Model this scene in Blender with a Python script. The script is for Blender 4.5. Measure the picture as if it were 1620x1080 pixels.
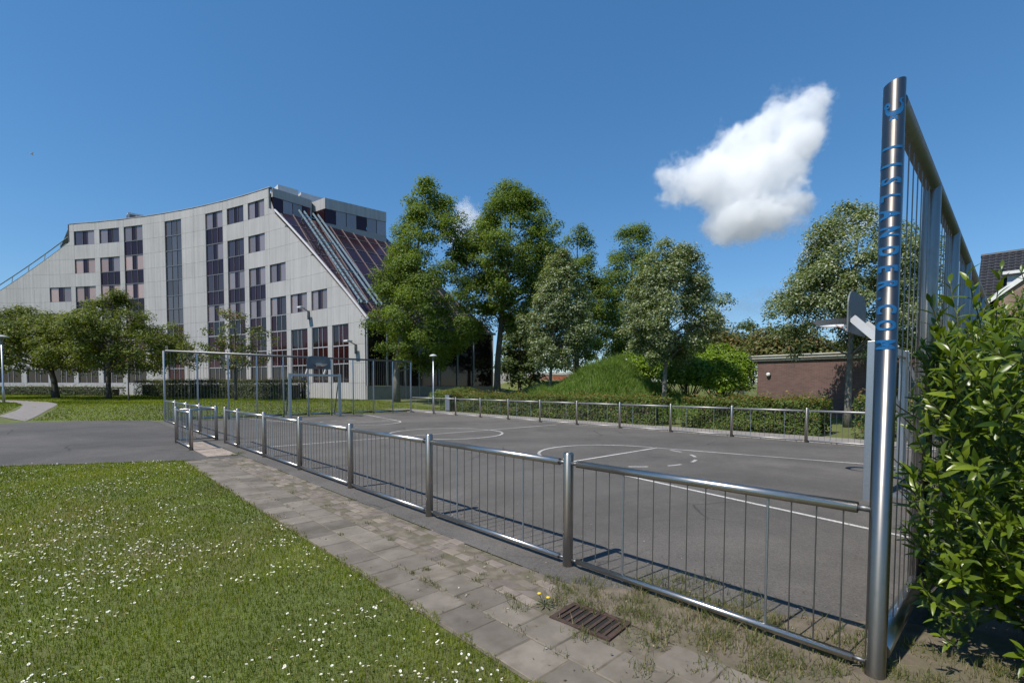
import bpy, bmesh, math, random
import numpy as np
from mathutils import Vector, Matrix, noise as mnoise

for o in list(bpy.data.objects):
    bpy.data.objects.remove(o)
SC = bpy.context.scene
COL = SC.collection
R = math.radians
rng = np.random.default_rng(7)
random.seed(7)

# ------------------------------------------------------------------ camera
cam_d = bpy.data.cameras.new('camera')
cam = bpy.data.objects.new('camera', cam_d)
COL.objects.link(cam)
SC.camera = cam
cam_d.sensor_fit = 'HORIZONTAL'
cam_d.sensor_width = 36.0
cam_d.lens = 755.478 / 1620 * 36
cam_d.shift_y = (641.73 - 540) / 1620
cam_d.clip_start = 0.05
cam_d.clip_end = 6000
_yaw, _pit, _rol = 0.8183, -0.0395, 0.0031
_fw = Vector((math.cos(_yaw) * math.cos(_pit), math.sin(_yaw) * math.cos(_pit), math.sin(_pit)))
_rt = Vector((math.sin(_yaw), -math.cos(_yaw), 0))
_up = _rt.cross(_fw)
_r2 = _rt * math.cos(_rol) + _up * math.sin(_rol)
_u2 = -_rt * math.sin(_rol) + _up * math.cos(_rol)
cam.matrix_world = Matrix(((_r2.x, _u2.x, -_fw.x, -3.2021), (_r2.y, _u2.y, -_fw.y, -0.5047),
                           (_r2.z, _u2.z, -_fw.z, 1.5715), (0, 0, 0, 1)))

# ------------------------------------------------------------------ sky and sun
SUN_AZ = R(175)        # direction to the sun, measured from +X towards +Y
SUN_EL = R(56)
world = bpy.data.worlds.new('World')
SC.world = world
world.use_nodes = True
nt = world.node_tree
bg = nt.nodes['Background']
sky = nt.nodes.new('ShaderNodeTexSky')
sky.sky_type = 'NISHITA'
sky.sun_disc = False
sky.sun_elevation = SUN_EL
sky.sun_rotation = math.pi / 2 - SUN_AZ
sky.altitude = 0
sky.air_density = 1.0
sky.dust_density = 0.0
sky.ozone_density = 8.0
hsv = nt.nodes.new('ShaderNodeHueSaturation')
hsv.inputs['Saturation'].default_value = 1.3
gam = nt.nodes.new('ShaderNodeGamma')
gam.inputs['Gamma'].default_value = 0.72
nt.links.new(sky.outputs[0], gam.inputs['Color'])
nt.links.new(gam.outputs[0], hsv.inputs['Color'])
nt.links.new(hsv.outputs[0], bg.inputs['Color'])
bg.inputs['Strength'].default_value = 0.15
sun_d = bpy.data.lights.new('sun', 'SUN')
sun_d.energy = 3.75
sun_d.angle = R(0.53)
sun_d.color = (1.0, 0.94, 0.84)
sun = bpy.data.objects.new('sun', sun_d)
COL.objects.link(sun)
_sd = Vector((math.cos(SUN_EL) * math.cos(SUN_AZ), math.cos(SUN_EL) * math.sin(SUN_AZ), math.sin(SUN_EL)))
sun.rotation_euler = _sd.to_track_quat('Z', 'Y').to_euler()
sun.location = (-30, 0, 60)
SC.view_settings.view_transform = 'Standard'
SC.view_settings.look = 'None'
SC.view_settings.exposure = 0.5
SC.view_settings.gamma = 1.0
SC.render.engine = 'CYCLES'
cy = SC.cycles
cy.use_denoising = True
cy.max_bounces = 20
cy.diffuse_bounces = 3
cy.glossy_bounces = 3
cy.transmission_bounces = 4
cy.volume_bounces = 20
cy.transparent_max_bounces = 6
cy.volume_step_rate = 0.3
cy.volume_max_steps = 512
cy.use_adaptive_sampling = True
cy.adaptive_threshold = 0.015
cy.caustics_reflective = False
cy.caustics_refractive = False


# ------------------------------------------------------------------ materials
def new_mat(name):
    m = bpy.data.materials.new(name)
    m.use_nodes = True
    n = m.node_tree.nodes
    return m, m.node_tree, n['Principled BSDF'], n['Material Output']


def nd(t, typ, **kw):
    n = t.nodes.new(typ)
    for k, v in kw.items():
        if hasattr(n, k):
            setattr(n, k, v)
    return n


def setin(n, **kw):
    for k, v in kw.items():
        n.inputs[k.replace('_', ' ')].default_value = v
    return n


def rgba(c):
    return (c[0], c[1], c[2], 1)


def ramp(t, fac, stops):
    r = t.nodes.new('ShaderNodeValToRGB')
    e = r.color_ramp.elements
    e[0].position, e[0].color = stops[0][0], rgba(stops[0][1])
    e[1].position, e[1].color = stops[1][0], rgba(stops[1][1])
    for p, c in stops[2:]:
        x = e.new(p)
        x.color = rgba(c)
    t.links.new(fac, r.inputs[0])
    return r.outputs[0]


def mix(t, a, b, fac, mode='MIX'):
    m = t.nodes.new('ShaderNodeMix')
    m.data_type = 'RGBA'
    m.blend_type = mode
    for v, i in ((fac, 0), (a, 6), (b, 7)):
        if isinstance(v, (int, float)):
            m.inputs[i].default_value = v
        elif isinstance(v, tuple):
            m.inputs[i].default_value = rgba(v)
        else:
            t.links.new(v, m.inputs[i])
    return m.outputs[2]


def noise_tex(t, scale, detail=4, rough=0.55, vec=None, dist=0.0):
    n = t.nodes.new('ShaderNodeTexNoise')
    n.inputs['Scale'].default_value = scale
    n.inputs['Detail'].default_value = detail
    n.inputs['Roughness'].default_value = rough
    n.inputs['Distortion'].default_value = dist
    if vec is not None:
        t.links.new(vec, n.inputs['Vector'])
    return n.outputs[0]


def noise_tex_c(t, scale, vec):
    n = t.nodes.new('ShaderNodeTexNoise')
    n.inputs['Scale'].default_value = scale
    n.inputs['Detail'].default_value = 5
    t.links.new(vec, n.inputs['Vector'])
    return n.outputs['Color']


def coords(t, world_space=True):
    if world_space:
        return t.nodes.new('ShaderNodeNewGeometry').outputs['Position']
    return t.nodes.new('ShaderNodeTexCoord').outputs['Object']


def bump(t, bsdf, h, strength, dist=0.01):
    b = t.nodes.new('ShaderNodeBump')
    b.inputs['Strength'].default_value = strength
    b.inputs['Distance'].default_value = dist
    t.links.new(h, b.inputs['Height'])
    t.links.new(b.outputs[0], bsdf.inputs['Normal'])


def mottled(name, c1, c2, scale=3.0, rough=0.8, metal=0.0, bscale=60, bstr=0.3, bdist=0.004, c3=None, s3=0.4,
            obj_var=0.0, spec=0.5):
    m, t, b, o = new_mat(name)
    v = coords(t)
    col = ramp(t, noise_tex(t, scale, 6, 0.6, v), [(0.3, c1), (0.7, c2)])
    if c3 is not None:
        f = ramp(t, noise_tex(t, s3, 5, 0.65, v), [(0.48, (0, 0, 0)), (0.66, (1, 1, 1))])
        col = mix(t, col, c3, f)
    if obj_var:
        oi = t.nodes.new('ShaderNodeObjectInfo')
        k = ramp(t, oi.outputs['Random'], [(0.0, (1 - obj_var,) * 3), (1.0, (1 + obj_var * .6,) * 3)])
        col = mix(t, col, k, 1.0, 'MULTIPLY')
    t.links.new(col, b.inputs['Base Color'])
    b.inputs['Roughness'].default_value = rough
    b.inputs['Metallic'].default_value = metal
    b.inputs['Specular IOR Level'].default_value = spec
    if bstr:
        bump(t, b, noise_tex(t, bscale, 4, 0.6, v), bstr, bdist)
    return m


def asphalt(name, lo, hi, tint, grit=380):
    m, t, b, o = new_mat(name)
    v = coords(t)
    base = ramp(t, noise_tex(t, 0.55, 7, 0.65, v), [(0.3, lo), (0.7, hi)])
    base = mix(t, base, tint, ramp(t, noise_tex(t, 2.3, 6, 0.7, v), [(0.5, (0, 0, 0)), (0.8, (.45, .45, .45))]))
    vo = t.nodes.new('ShaderNodeTexVoronoi')
    vo.inputs['Scale'].default_value = 95
    t.links.new(v, vo.inputs['Vector'])
    g = ramp(t, vo.outputs['Color'], [(0.0, (.68, .68, .68)), (1.0, (1.28, 1.26, 1.22))])
    base = mix(t, base, g, 1.0, 'MULTIPLY')
    # long weathered streaks and repair stains
    st = ramp(t, noise_tex(t, 0.16, 8, 0.72, v, 1.2), [(0.38, (.76, .76, .765)), (0.64, (1.14, 1.13, 1.11))])
    base = mix(t, base, st, 1.0, 'MULTIPLY')
    wv = mix(t, v, noise_tex_c(t, 1.1, v), .22)
    vc = t.nodes.new('ShaderNodeTexVoronoi')
    vc.feature = 'DISTANCE_TO_EDGE'
    vc.inputs['Scale'].default_value = .42
    t.links.new(wv, vc.inputs['Vector'])
    ck = ramp(t, vc.outputs['Distance'], [(0.0, (.52, .52, .53)), (0.008, (1, 1, 1))])
    cm_ = ramp(t, noise_tex(t, .35, 3, .5, v), [(0.50, (0, 0, 0)), (0.58, (1, 1, 1))])
    base = mix(t, base, mix(t, (1, 1, 1), ck, cm_), 1.0, 'MULTIPLY')
    sp_ = ramp(t, noise_tex(t, 5.0, 4, .6, v), [(0.66, (1, 1, 1)), (0.76, (.78, .78, .78))])
    base = mix(t, base, sp_, 1.0, 'MULTIPLY')
    t.links.new(base, b.inputs['Base Color'])
    b.inputs['Roughness'].default_value = 0.88
    b.inputs['Specular IOR Level'].default_value = 0.35
    bump(t, b, noise_tex(t, grit, 3, 0.6, v), 0.5, 0.003)
    return m


def steel(name, base, rough, streak=0.2, metal=1.0, bscale=9, aniso=0.0):
    m, t, b, o = new_mat(name)
    v = coords(t, False)
    mp = t.nodes.new('ShaderNodeMapping')
    mp.inputs['Scale'].default_value = (1, 1, 0.04)
    t.links.new(v, mp.inputs['Vector'])
    n1 = noise_tex(t, 160, 3, 0.6, mp.outputs[0])
    n2 = noise_tex(t, bscale, 5, 0.65, v)
    col = mix(t, tuple(x * (1 - streak) for x in base), base, n1)
    col = mix(t, col, tuple(x * 0.72 for x in base), ramp(t, n2, [(0.5, (0, 0, 0)), (0.75, (.8, .8, .8))]))
    t.links.new(col, b.inputs['Base Color'])
    b.inputs['Metallic'].default_value = metal
    rr = t.nodes.new('ShaderNodeMapRange')
    t.links.new(n2, rr.inputs[0])
    rr.inputs[3].default_value = rough - .07
    rr.inputs[4].default_value = rough + .12
    t.links.new(rr.outputs[0], b.inputs['Roughness'])
    bump(t, b, n1, 0.05, 0.001)
    if aniso:
        tg = t.nodes.new('ShaderNodeTangent')
        tg.direction_type = 'RADIAL'
        tg.axis = 'Z'
        t.links.new(tg.outputs[0], b.inputs['Tangent'])
        b.inputs['Anisotropic'].default_value = aniso
        b.inputs['Anisotropic Rotation'].default_value = 0.25
    return m


def leaf_mat(name, dark, light, pale=None, rough=0.5, trans=0.35, attr=True, spec=0.4):
    m, t, b, o = new_mat(name)
    if attr:
        a = t.nodes.new('ShaderNodeAttribute')
        a.attribute_name = 'tint'
        fac = a.outputs['Fac']
    else:
        fac = t.nodes.new('ShaderNodeObjectInfo').outputs['Random']
    stops = [(0.0, dark), (0.86, light)]
    if pale is not None:
        stops += [(0.9, pale), (1.0, pale)]
    c = ramp(t, fac, stops)
    if attr is False:
        c = mix(t, c, ramp(t, noise_tex(t, 14, 3, .6, coords(t)), [(0.3, (.82, .82, .8)), (.7, (1.12, 1.12, 1.1))]), 1.0, 'MULTIPLY')
    t.links.new(c, b.inputs['Base Color'])
    b.inputs['Roughness'].default_value = rough
    b.inputs['Specular IOR Level'].default_value = spec
    tr = t.nodes.new('ShaderNodeBsdfTranslucent')
    tc = mix(t, c, (1.25, 1.2, .45), 1.0, 'MULTIPLY')
    t.links.new(tc, tr.inputs['Color'])
    ms = t.nodes.new('ShaderNodeMixShader')
    ms.inputs[0].default_value = trans
    t.links.new(b.outputs[0], ms.inputs[1])
    t.links.new(tr.outputs[0], ms.inputs[2])
    t.links.new(ms.outputs[0], o.inputs['Surface'])
    return m


M = {}
M['court'] = asphalt('court_asphalt', (.098, .091, .085), (.140, .131, .123), (.158, .142, .129))
M['path'] = asphalt('path_asphalt', (.083, .078, .075), (.112, .105, .100), (.122, .112, .104))
M['footpath'] = mottled('footpath_gravel', (.19, .165, .15), (.26, .235, .22), 5, .9, bscale=200)
M['lawn'] = mottled('lawn_soil', (.075, .092, .020), (.135, .165, .038), 1.6, .95, bscale=40, bstr=.6, bdist=.03,
                    c3=(.115, .105, .045), s3=.5)
M['far_land'] = mottled('far_built_up_land', (.13, .125, .115), (.22, .21, .195), .02, .95, bstr=0, c3=(.09, .11, .05), s3=.008)
M['meadow'] = mottled('rough_grass_soil', (.08, .13, .025), (.13, .2, .04), 2.2, .95, bscale=30, bstr=.8, bdist=.05)
M['sand'] = mottled('joint_sand', (.085, .072, .050), (.20, .168, .125), 9, .95, bscale=180, bstr=.6, c3=(.10, .09, .05), s3=1.8)
M['dirt'] = mottled('verge_dirt', (.10, .080, .058), (.21, .17, .125), 6, .95, bscale=120, bstr=.8, bdist=.01, c3=(.10, .095, .045), s3=1.4)
M['slab'] = mottled('paving_slab', (.145, .122, .098), (.215, .185, .150), 4.5, .86, bscale=240, bstr=.35, bdist=.002,
                    c3=(.120, .102, .075), s3=2.4, obj_var=.28)
M['brick_paver'] = mottled('paving_brick', (.15, .122, .102), (.235, .195, .165), 9, .88, bscale=240, bstr=.35, bdist=.002,
                           c3=(.22, .185, .14), s3=2.6, obj_var=.3)
M['kerb'] = mottled('kerb_concrete', (.27, .255, .24), (.38, .36, .34), 5, .88, bscale=150)
M['tiles'] = mottled('pavement_tiles', (.20, .178, .165), (.28, .255, .235), 3, .88, bscale=90)
M['paint'] = None
M['steel'] = steel('brushed_stainless_steel', (.50, .47, .44), .30)
M['tall_steel'] = steel('dark_brushed_post', (.33, .31, .29), .34, aniso=.6)
M['post_steel'] = steel('lathed_stainless_post', (.50, .465, .43), .36, aniso=.75)
M['rod'] = steel('dull_steel_rod', (.26, .25, .24), .45)
M['far_steel'] = steel('weathered_far_steel', (.42, .41, .40), .5, metal=.75)
M['galv'] = steel('galvanised_steel', (.50, .53, .57), .42, bscale=30)
M['galv_dark'] = steel('weathered_steel', (.24, .245, .25), .5, bscale=20)
M['grate'] = mottled('rusty_iron', (.055, .035, .028), (.10, .062, .045), 30, .8, metal=.3, bscale=200)
M['hole'] = mottled('drain_pit', (.012, .01, .009), (.02, .017, .015), 8, .95, bstr=0)
M['blue'] = mottled('blue_enamel', (.008, .095, .27), (.012, .13, .33), 8, .4, bstr=0)
M['frame'] = mottled('dark_window_frame', (.10, .10, .11), (.14, .14, .15), 6, .5, bstr=0)
M['mullion'] = mottled('grey_mullion', (.30, .30, .33), (.38, .38, .40), 2, .5, bstr=0)
M['slope_bar'] = mottled('maroon_grey_bar', (.17, .125, .13), (.22, .165, .165), 3, .5, bstr=0)
M['joint'] = mottled('joint_grey', (.31, .30, .295), (.35, .34, .33), 3, .8, bstr=0)
M['rail_blue'] = mottled('blue_green_painted_steel', (.16, .23, .27), (.24, .32, .36), 3, .5, bstr=0)
M['trunk'] = mottled('tree_bark', (.055, .048, .038), (.13, .115, .092), 7, .95, bscale=28, bstr=1, bdist=.03)
M['trunk_pale'] = mottled('pale_smooth_bark', (.13, .118, .095), (.24, .22, .185), 6, .92, bscale=30, bstr=.8, bdist=.02)
M['stem'] = mottled('green_brown_stem', (.06, .07, .025), (.11, .12, .045), 20, .7, bstr=0)
M['roofing'] = mottled('roof_gravel', (.22, .21, .20), (.28, .27, .26), 4, .95, bscale=60)
M['white'] = mottled('white_painted_wood', (.66, .66, .64), (.76, .76, .74), 2, .55, bscale=40, bstr=.1)
M['cream'] = mottled('weathered_cream_paint', (.42, .40, .35), (.54, .52, .46), 3, .7, bscale=40, bstr=.1)
M['roof_tile'] = mottled('black_glazed_tile', (.020, .021, .026), (.038, .039, .046), 3, .6, bscale=40, bstr=.1)
M['grey_paint'] = mottled('light_grey_paint', (.50, .51, .53), (.58, .59, .60), 3, .5, bstr=0)
M['dark_panel'] = mottled('dark_blue_panel', (.012, .02, .06), (.02, .03, .085), 3, .4, bstr=0)
M['board'] = mottled('grey_board', (.105, .125, .135), (.135, .155, .165), 8, .55, bscale=80)
M['petal'] = mottled('daisy_petal', (.70, .70, .66), (.82, .82, .78), 50, .6, bstr=0)
M['pollen'] = mottled('daisy_centre', (.65, .42, .03), (.75, .52, .05), 50, .6, bstr=0)
M['red'] = mottled('red_brown_paint', (.30, .075, .04), (.42, .16, .09), 2.2, .7, bstr=0, c3=(.55, .5, .46), s3=.7)
M['offwhite'] = mottled('worn_white_wall', (.50, .49, .47), (.62, .61, .59), 2, .7, bstr=0, c3=(.30, .30, .33), s3=1.1)
M['leaf_poplar'] = leaf_mat('poplar_leaf', (.078, .126, .018), (.205, .285, .048), trans=.48)
M['leaf_lime'] = leaf_mat('silver_lime_leaf', (.088, .128, .040), (.215, .270, .105), (.50, .54, .42), trans=.42)
M['leaf_cherry'] = leaf_mat('cherry_leaf', (.085, .115, .016), (.20, .235, .036), trans=.42)
M['leaf_back'] = leaf_mat('background_leaf', (.055, .090, .026), (.135, .180, .06))
M['leaf_hedge'] = leaf_mat('hedge_leaf', (.062, .100, .020), (.178, .240, .046), (.30, .19, .075), trans=.4)
M['leaf_clipped'] = leaf_mat('clipped_hedge_leaf', (.036, .062, .014), (.095, .130, .030), (.14, .09, .04), trans=.3)
M['leaf_bright'] = leaf_mat('bright_laurel_leaf', (.10, .17, .014), (.28, .40, .034), rough=.4)
M['leaf_russet'] = leaf_mat('russet_bush_leaf', (.075, .095, .026), (.165, .175, .05), (.22, .14, .06))
M['leaf_young'] = leaf_mat('young_tree_leaf', (.09, .12, .03), (.18, .21, .06), (.2, .1, .065))
M['laurel'] = leaf_mat('glossy_laurel_leaf', (.040, .078, .006), (.200, .265, .020), rough=.31, trans=.36, attr=False, spec=.55)
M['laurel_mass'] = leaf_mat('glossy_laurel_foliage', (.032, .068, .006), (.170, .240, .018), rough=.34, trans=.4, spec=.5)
M['grass'] = leaf_mat('lawn_grass_blade', (.078, .118, .008), (.285, .330, .032), (.42, .33, .15), rough=.75, trans=.35, spec=.12)
M['long_grass'] = leaf_mat('long_grass_blade', (.095, .165, .022), (.19, .29, .05), (.26, .29, .12), rough=.6, trans=.35)
M['litter'] = leaf_mat('dry_litter', (.10, .075, .045), (.26, .20, .12), (.45, .42, .36), trans=.1)
M['dry_grass'] = leaf_mat('dry_grass_blade', (.075, .115, .020), (.185, .175, .065), (.33, .26, .14), rough=.7, trans=.3)


def make_paint():
    m, t, b, o = new_mat('worn_white_line_paint')
    v = coords(t)
    f = ramp(t, noise_tex(t, 45, 6, .75, v), [(0.36, (0, 0, 0)), (0.52, (1, 1, 1))])
    f2 = ramp(t, noise_tex(t, .9, 4, .6, v), [(0.36, (.5, .5, .5)), (0.56, (1, 1, 1))])
    ff = mix(t, f, f2, 1.0, 'MULTIPLY')
    c = mix(t, (.145, .138, .132), (.62, .60, .57), ff)
    t.links.new(c, b.inputs['Base Color'])
    b.inputs['Roughness'].default_value = .75
    return m


M['paint'] = make_paint()


def make_concrete():
    """pale precast panel with fine vertical ribs"""
    m, t, b, o = new_mat('ribbed_precast_concrete')
    v = coords(t)
    c = ramp(t, noise_tex(t, .35, 6, .65, v), [(0.3, (.385, .378, .378)), (0.7, (.438, .430, .430))])
    mp = t.nodes.new('ShaderNodeMapping')
    mp.inputs['Scale'].default_value = (1.6, 1.6, .07)
    t.links.new(v, mp.inputs['Vector'])
    st = ramp(t, noise_tex(t, 1.6, 6, .7, mp.outputs[0]), [(0.35, (.86, .855, .85)), (0.62, (1.03, 1.03, 1.03))])
    c = mix(t, c, st, 1.0, 'MULTIPLY')
    oi = t.nodes.new('ShaderNodeObjectInfo')
    c = mix(t, c, ramp(t, oi.outputs['Random'], [(0, (.955, .955, .95)), (1, (1.03, 1.03, 1.03))]), 1.0, 'MULTIPLY')
    uv = t.nodes.new('ShaderNodeUVMap')
    uv.uv_map = 'run'
    w = t.nodes.new('ShaderNodeTexWave')
    w.bands_direction = 'X'
    w.inputs['Scale'].default_value = .62
    t.links.new(uv.outputs[0], w.inputs['Vector'])
    groove = ramp(t, w.outputs['Fac'], [(0.0, (.92, .92, .925)), (0.10, (1, 1, 1))])
    c = mix(t, c, groove, 1.0, 'MULTIPLY')
    t.links.new(c, b.inputs['Base Color'])
    b.inputs['Roughness'].default_value = .8
    bump(t, b, w.outputs['Fac'], .25, .02)
    return m


def glass_mat(name, base, metal, rough, wav=.15):
    m, t, b, o = new_mat(name)
    oi = t.nodes.new('ShaderNodeObjectInfo')
    c = mix(t, base, ramp(t, oi.outputs['Random'], [(0, (.75, .75, .75)), (1, (1.2, 1.2, 1.2))]), 1.0, 'MULTIPLY')
    t.links.new(c, b.inputs['Base Color'])
    b.inputs['Metallic'].default_value = metal
    b.inputs['Roughness'].default_value = rough
    bump(t, b, noise_tex(t, .5, 2, .5, coords(t)), wav, .02)
    return m


M['concrete'] = make_concrete()
M['glass'] = glass_mat('purple_solar_glass', (.17, .112, .112), .8, .06)
M['glass_blind'] = glass_mat('solar_glass_with_blind', (.35, .262, .245), .55, .2)
M['glass_dark'] = glass_mat('dark_spandrel_glass', (.060, .028, .036), .7, .06)
M['glass_red'] = glass_mat('dark_red_roof_glass', (.075, .034, .042), .7, .16, .3)
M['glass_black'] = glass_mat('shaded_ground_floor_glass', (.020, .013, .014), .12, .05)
M['glass_pink'] = glass_mat('solar_glass_pink_reflection', (.47, .32, .28), .35, .3)  # pink reflection painted into the pane colour
M['glass_stair'] = glass_mat('brown_stair_glass', (.20, .15, .135), .75, .08)
M['glass_wine'] = glass_mat('wine_red_glass', (.060, .016, .020), .6, .07)


def make_brick(name, c1, c2, mortar, scale):
    m, t, b, o = new_mat(name)
    uv = t.nodes.new('ShaderNodeUVMap')
    uv.uv_map = 'run'
    br = t.nodes.new('ShaderNodeTexBrick')
    br.inputs['Scale'].default_value = 1
    br.inputs['Brick Width'].default_value = .22
    br.inputs['Row Height'].default_value = .0625
    br.inputs['Mortar Size'].default_value = .009
    br.inputs['Color1'].default_value = rgba(c1)
    br.inputs['Color2'].default_value = rgba(c2)
    br.inputs['Mortar'].default_value = rgba(mortar)
    t.links.new(uv.outputs[0], br.inputs['Vector'])
    c = mix(t, br.outputs['Color'], ramp(t, noise_tex(t, .9, 6, .65, coords(t)), [(.3, (.8, .8, .8)), (.7, (1.15, 1.13, 1.1))]), 1.0, 'MULTIPLY')
    t.links.new(c, b.inputs['Base Color'])
    b.inputs['Roughness'].default_value = .85
    bump(t, b, br.outputs['Fac'], -.6, .01)
    return m


M['brick'] = make_brick('purple_red_brick', (.115, .058, .052), (.165, .085, .075), (.135, .115, .105), 1)
M['brick_house'] = make_brick('brown_brick', (.20, .13, .085), (.27, .18, .12), (.25, .22, .19), 1)


# ------------------------------------------------------------------ mesh helpers
def link(o, parent=None):
    COL.objects.link(o)
    if parent is not None:
        o.parent = parent
    return o


def tag(o, label=None, cat=None, group=None, kind=None):
    if label:
        o['label'] = label
    if cat:
        o['category'] = cat
    if group:
        o['group'] = group
    if kind:
        o['kind'] = kind
    return o


def empty(name, loc=(0, 0, 0), rz=0.0):
    o = bpy.data.objects.new(name, None)
    o.empty_display_size = .2
    o.location = loc
    o.rotation_euler = (0, 0, rz)
    COL.objects.link(o)
    return o


class MB:
    def __init__(s):
        s.v, s.f = [], []

    def poly(s, pts):
        b = len(s.v)
        s.v += [tuple(p) for p in pts]
        s.f.append(tuple(range(b, b + len(pts))))
        return s

    def box(s, lo, hi):
        x0, y0, z0 = lo
        x1, y1, z1 = hi
        b = len(s.v)
        s.v += [(x0, y0, z0), (x1, y0, z0), (x1, y1, z0), (x0, y1, z0), (x0, y0, z1), (x1, y0, z1), (x1, y1, z1), (x0, y1, z1)]
        s.f += [tuple(b + i for i in q) for q in ((0, 3, 2, 1), (4, 5, 6, 7), (0, 1, 5, 4), (1, 2, 6, 5), (2, 3, 7, 6), (3, 0, 4, 7))]
        return s

    def bar(s, p, q, w, h, up=(0, 0, 1)):
        p, q = Vector(p), Vector(q)
        d = (q - p).normalized()
        u = Vector(up)
        if abs(d.dot(u)) > .99:
            u = Vector((1, 0, 0))
        a = d.cross(u).normalized() * w / 2
        c = a.cross(d).normalized() * h / 2
        b = len(s.v)
        for e in (p, q):
            s.v += [tuple(e - a - c), tuple(e + a - c), tuple(e + a + c), tuple(e - a + c)]
        s.f += [tuple(b + i for i in k) for k in ((0, 3, 2, 1), (4, 5, 6, 7), (0, 1, 5, 4), (1, 2, 6, 5), (2, 3, 7, 6), (3, 0, 4, 7))]
        return s

    def tube(s, pts, radii, n=10, cap=True):
        pts = [Vector(p) for p in pts]
        if not hasattr(radii, '__len__'):
            radii = [radii] * len(pts)
        b = len(s.v)
        for i, p in enumerate(pts):
            d = (pts[min(i + 1, len(pts) - 1)] - pts[max(i - 1, 0)]).normalized()
            u = Vector((0, 0, 1)) if abs(d.z) < .95 else Vector((1, 0, 0))
            a = d.cross(u).normalized()
            c = a.cross(d)
            for k in range(n):
                t = 2 * math.pi * k / n
                s.v.append(tuple(p + (a * math.cos(t) + c * math.sin(t)) * radii[i]))
        for i in range(len(pts) - 1):
            for k in range(n):
                k2 = (k + 1) % n
                s.f.append((b + i * n + k, b + i * n + k2, b + (i + 1) * n + k2, b + (i + 1) * n + k))
        if cap:
            s.f.append(tuple(b + k for k in range(n))[::-1])
            e = b + (len(pts) - 1) * n
            s.f.append(tuple(e + k for k in range(n)))
        return s

    def lathe(s, prof, n=16, c=(0, 0)):
        b = len(s.v)
        for r, z in prof:
            for k in range(n):
                t = 2 * math.pi * k / n
                s.v.append((c[0] + r * math.cos(t), c[1] + r * math.sin(t), z))
        for i in range(len(prof) - 1):
            for k in range(n):
                k2 = (k + 1) % n
                s.f.append((b + i * n + k, b + i * n + k2, b + (i + 1) * n + k2, b + (i + 1) * n + k))
        s.f.append(tuple(b + k for k in range(n))[::-1])
        e = b + (len(prof) - 1) * n
        s.f.append(tuple(e + k for k in range(n)))
        return s

    def mesh(s, name, mat, smooth=False):
        me = bpy.data.meshes.new(name)
        me.from_pydata(s.v, [], s.f)
        me.materials.append(mat)
        if smooth:
            me.polygons.foreach_set('use_smooth', [len(f) <= 4 for f in s.f])
        me.update()
        return me

    def build(s, name, mat, parent=None, smooth=False, loc=None, kind=None):
        o = bpy.data.objects.new(name, s.mesh(name, mat, smooth))
        link(o, parent)
        if loc is not None:
            o.location = loc
        if kind:
            o['kind'] = kind
        return o


def inst(name, me, parent, loc=(0, 0, 0), rz=0.0, rot=None):
    o = bpy.data.objects.new(name, me)
    link(o, parent)
    o.location = loc
    if rot is not None:
        o.rotation_euler = rot
    elif rz:
        o.rotation_euler = (0, 0, rz)
    return o


def bevel(o, w, seg=2):
    m = o.modifiers.new('bevel', 'BEVEL')
    m.width = w
    m.segments = seg
    m.limit_method = 'ANGLE'
    return o


def fast_mesh(name, verts, faces, mat, tint=None, smooth=False):
    """verts (N,3), faces (F,k) numpy"""
    me = bpy.data.meshes.new(name)
    nv, (nf, k) = len(verts), faces.shape
    me.vertices.add(nv)
    me.vertices.foreach_set('co', np.ascontiguousarray(verts, np.float32).ravel())
    me.loops.add(nf * k)
    me.loops.foreach_set('vertex_index', np.ascontiguousarray(faces, np.int32).ravel())
    me.polygons.add(nf)
    me.polygons.foreach_set('loop_start', np.arange(0, nf * k, k, dtype=np.int32))
    me.polygons.foreach_set('use_smooth', np.full(nf, smooth))
    if tint is not None:
        a = me.attributes.new('tint', 'FLOAT', 'POINT')
        a.data.foreach_set('value', np.ascontiguousarray(tint, np.float32))
    me.update(calc_edges=True)
    me.materials.append(mat)
    return me


def unit(a):
    return a / (np.linalg.norm(a, axis=-1, keepdims=True) + 1e-9)


def leaves_mesh(name, pos, nrm, axis, length, width, tint, mat, fold=.18):
    """one folded diamond leaf (two triangles) at each position"""
    n = len(pos)
    nrm = unit(nrm)
    axis = unit(axis - nrm * (axis * nrm).sum(-1, keepdims=True))
    side = np.cross(nrm, axis)
    L, W = length[:, None], width[:, None]
    v = np.empty((n, 4, 3))
    v[:, 0] = pos - axis * L * .5
    v[:, 1] = pos + side * W * .5 + nrm * W * fold
    v[:, 2] = pos + axis * L * .5
    v[:, 3] = pos - side * W * .5 + nrm * W * fold
    i = np.arange(n)[:, None] * 4
    f = np.concatenate([i + np.array([[0, 1, 2]]), i + np.array([[0, 2, 3]])], 0)
    return fast_mesh(name, v.reshape(-1, 3), f, mat, np.repeat(tint, 4))


def rand_unit(n):
    return unit(rng.normal(size=(n, 3)))


def sheet(name, pts, z, mat, kind='structure', parent=None):
    o = MB().poly([(x, y, z) for x, y in pts]).build(name, mat, parent)
    if parent is None:
        tag(o, kind=kind)
    return o


W, L = 12.38, 25.27          # inside width and length of the ball court


def sstep(a, b, x):
    t = np.clip((x - a) / (b - a), 0, 1)
    return t * t * (3 - 2 * t)


def ground_z(x, y):
    x, y = np.asarray(x, float), np.asarray(y, float)
    return -.012 + .40 * sstep(27.5, 39, y) + .25 * sstep(16, 24, x) * sstep(-5, 8, y) * (1 - sstep(27.5, 39, y)) + 2.0 * sstep(33, 40, x) * sstep(24, 34, y)


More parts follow.
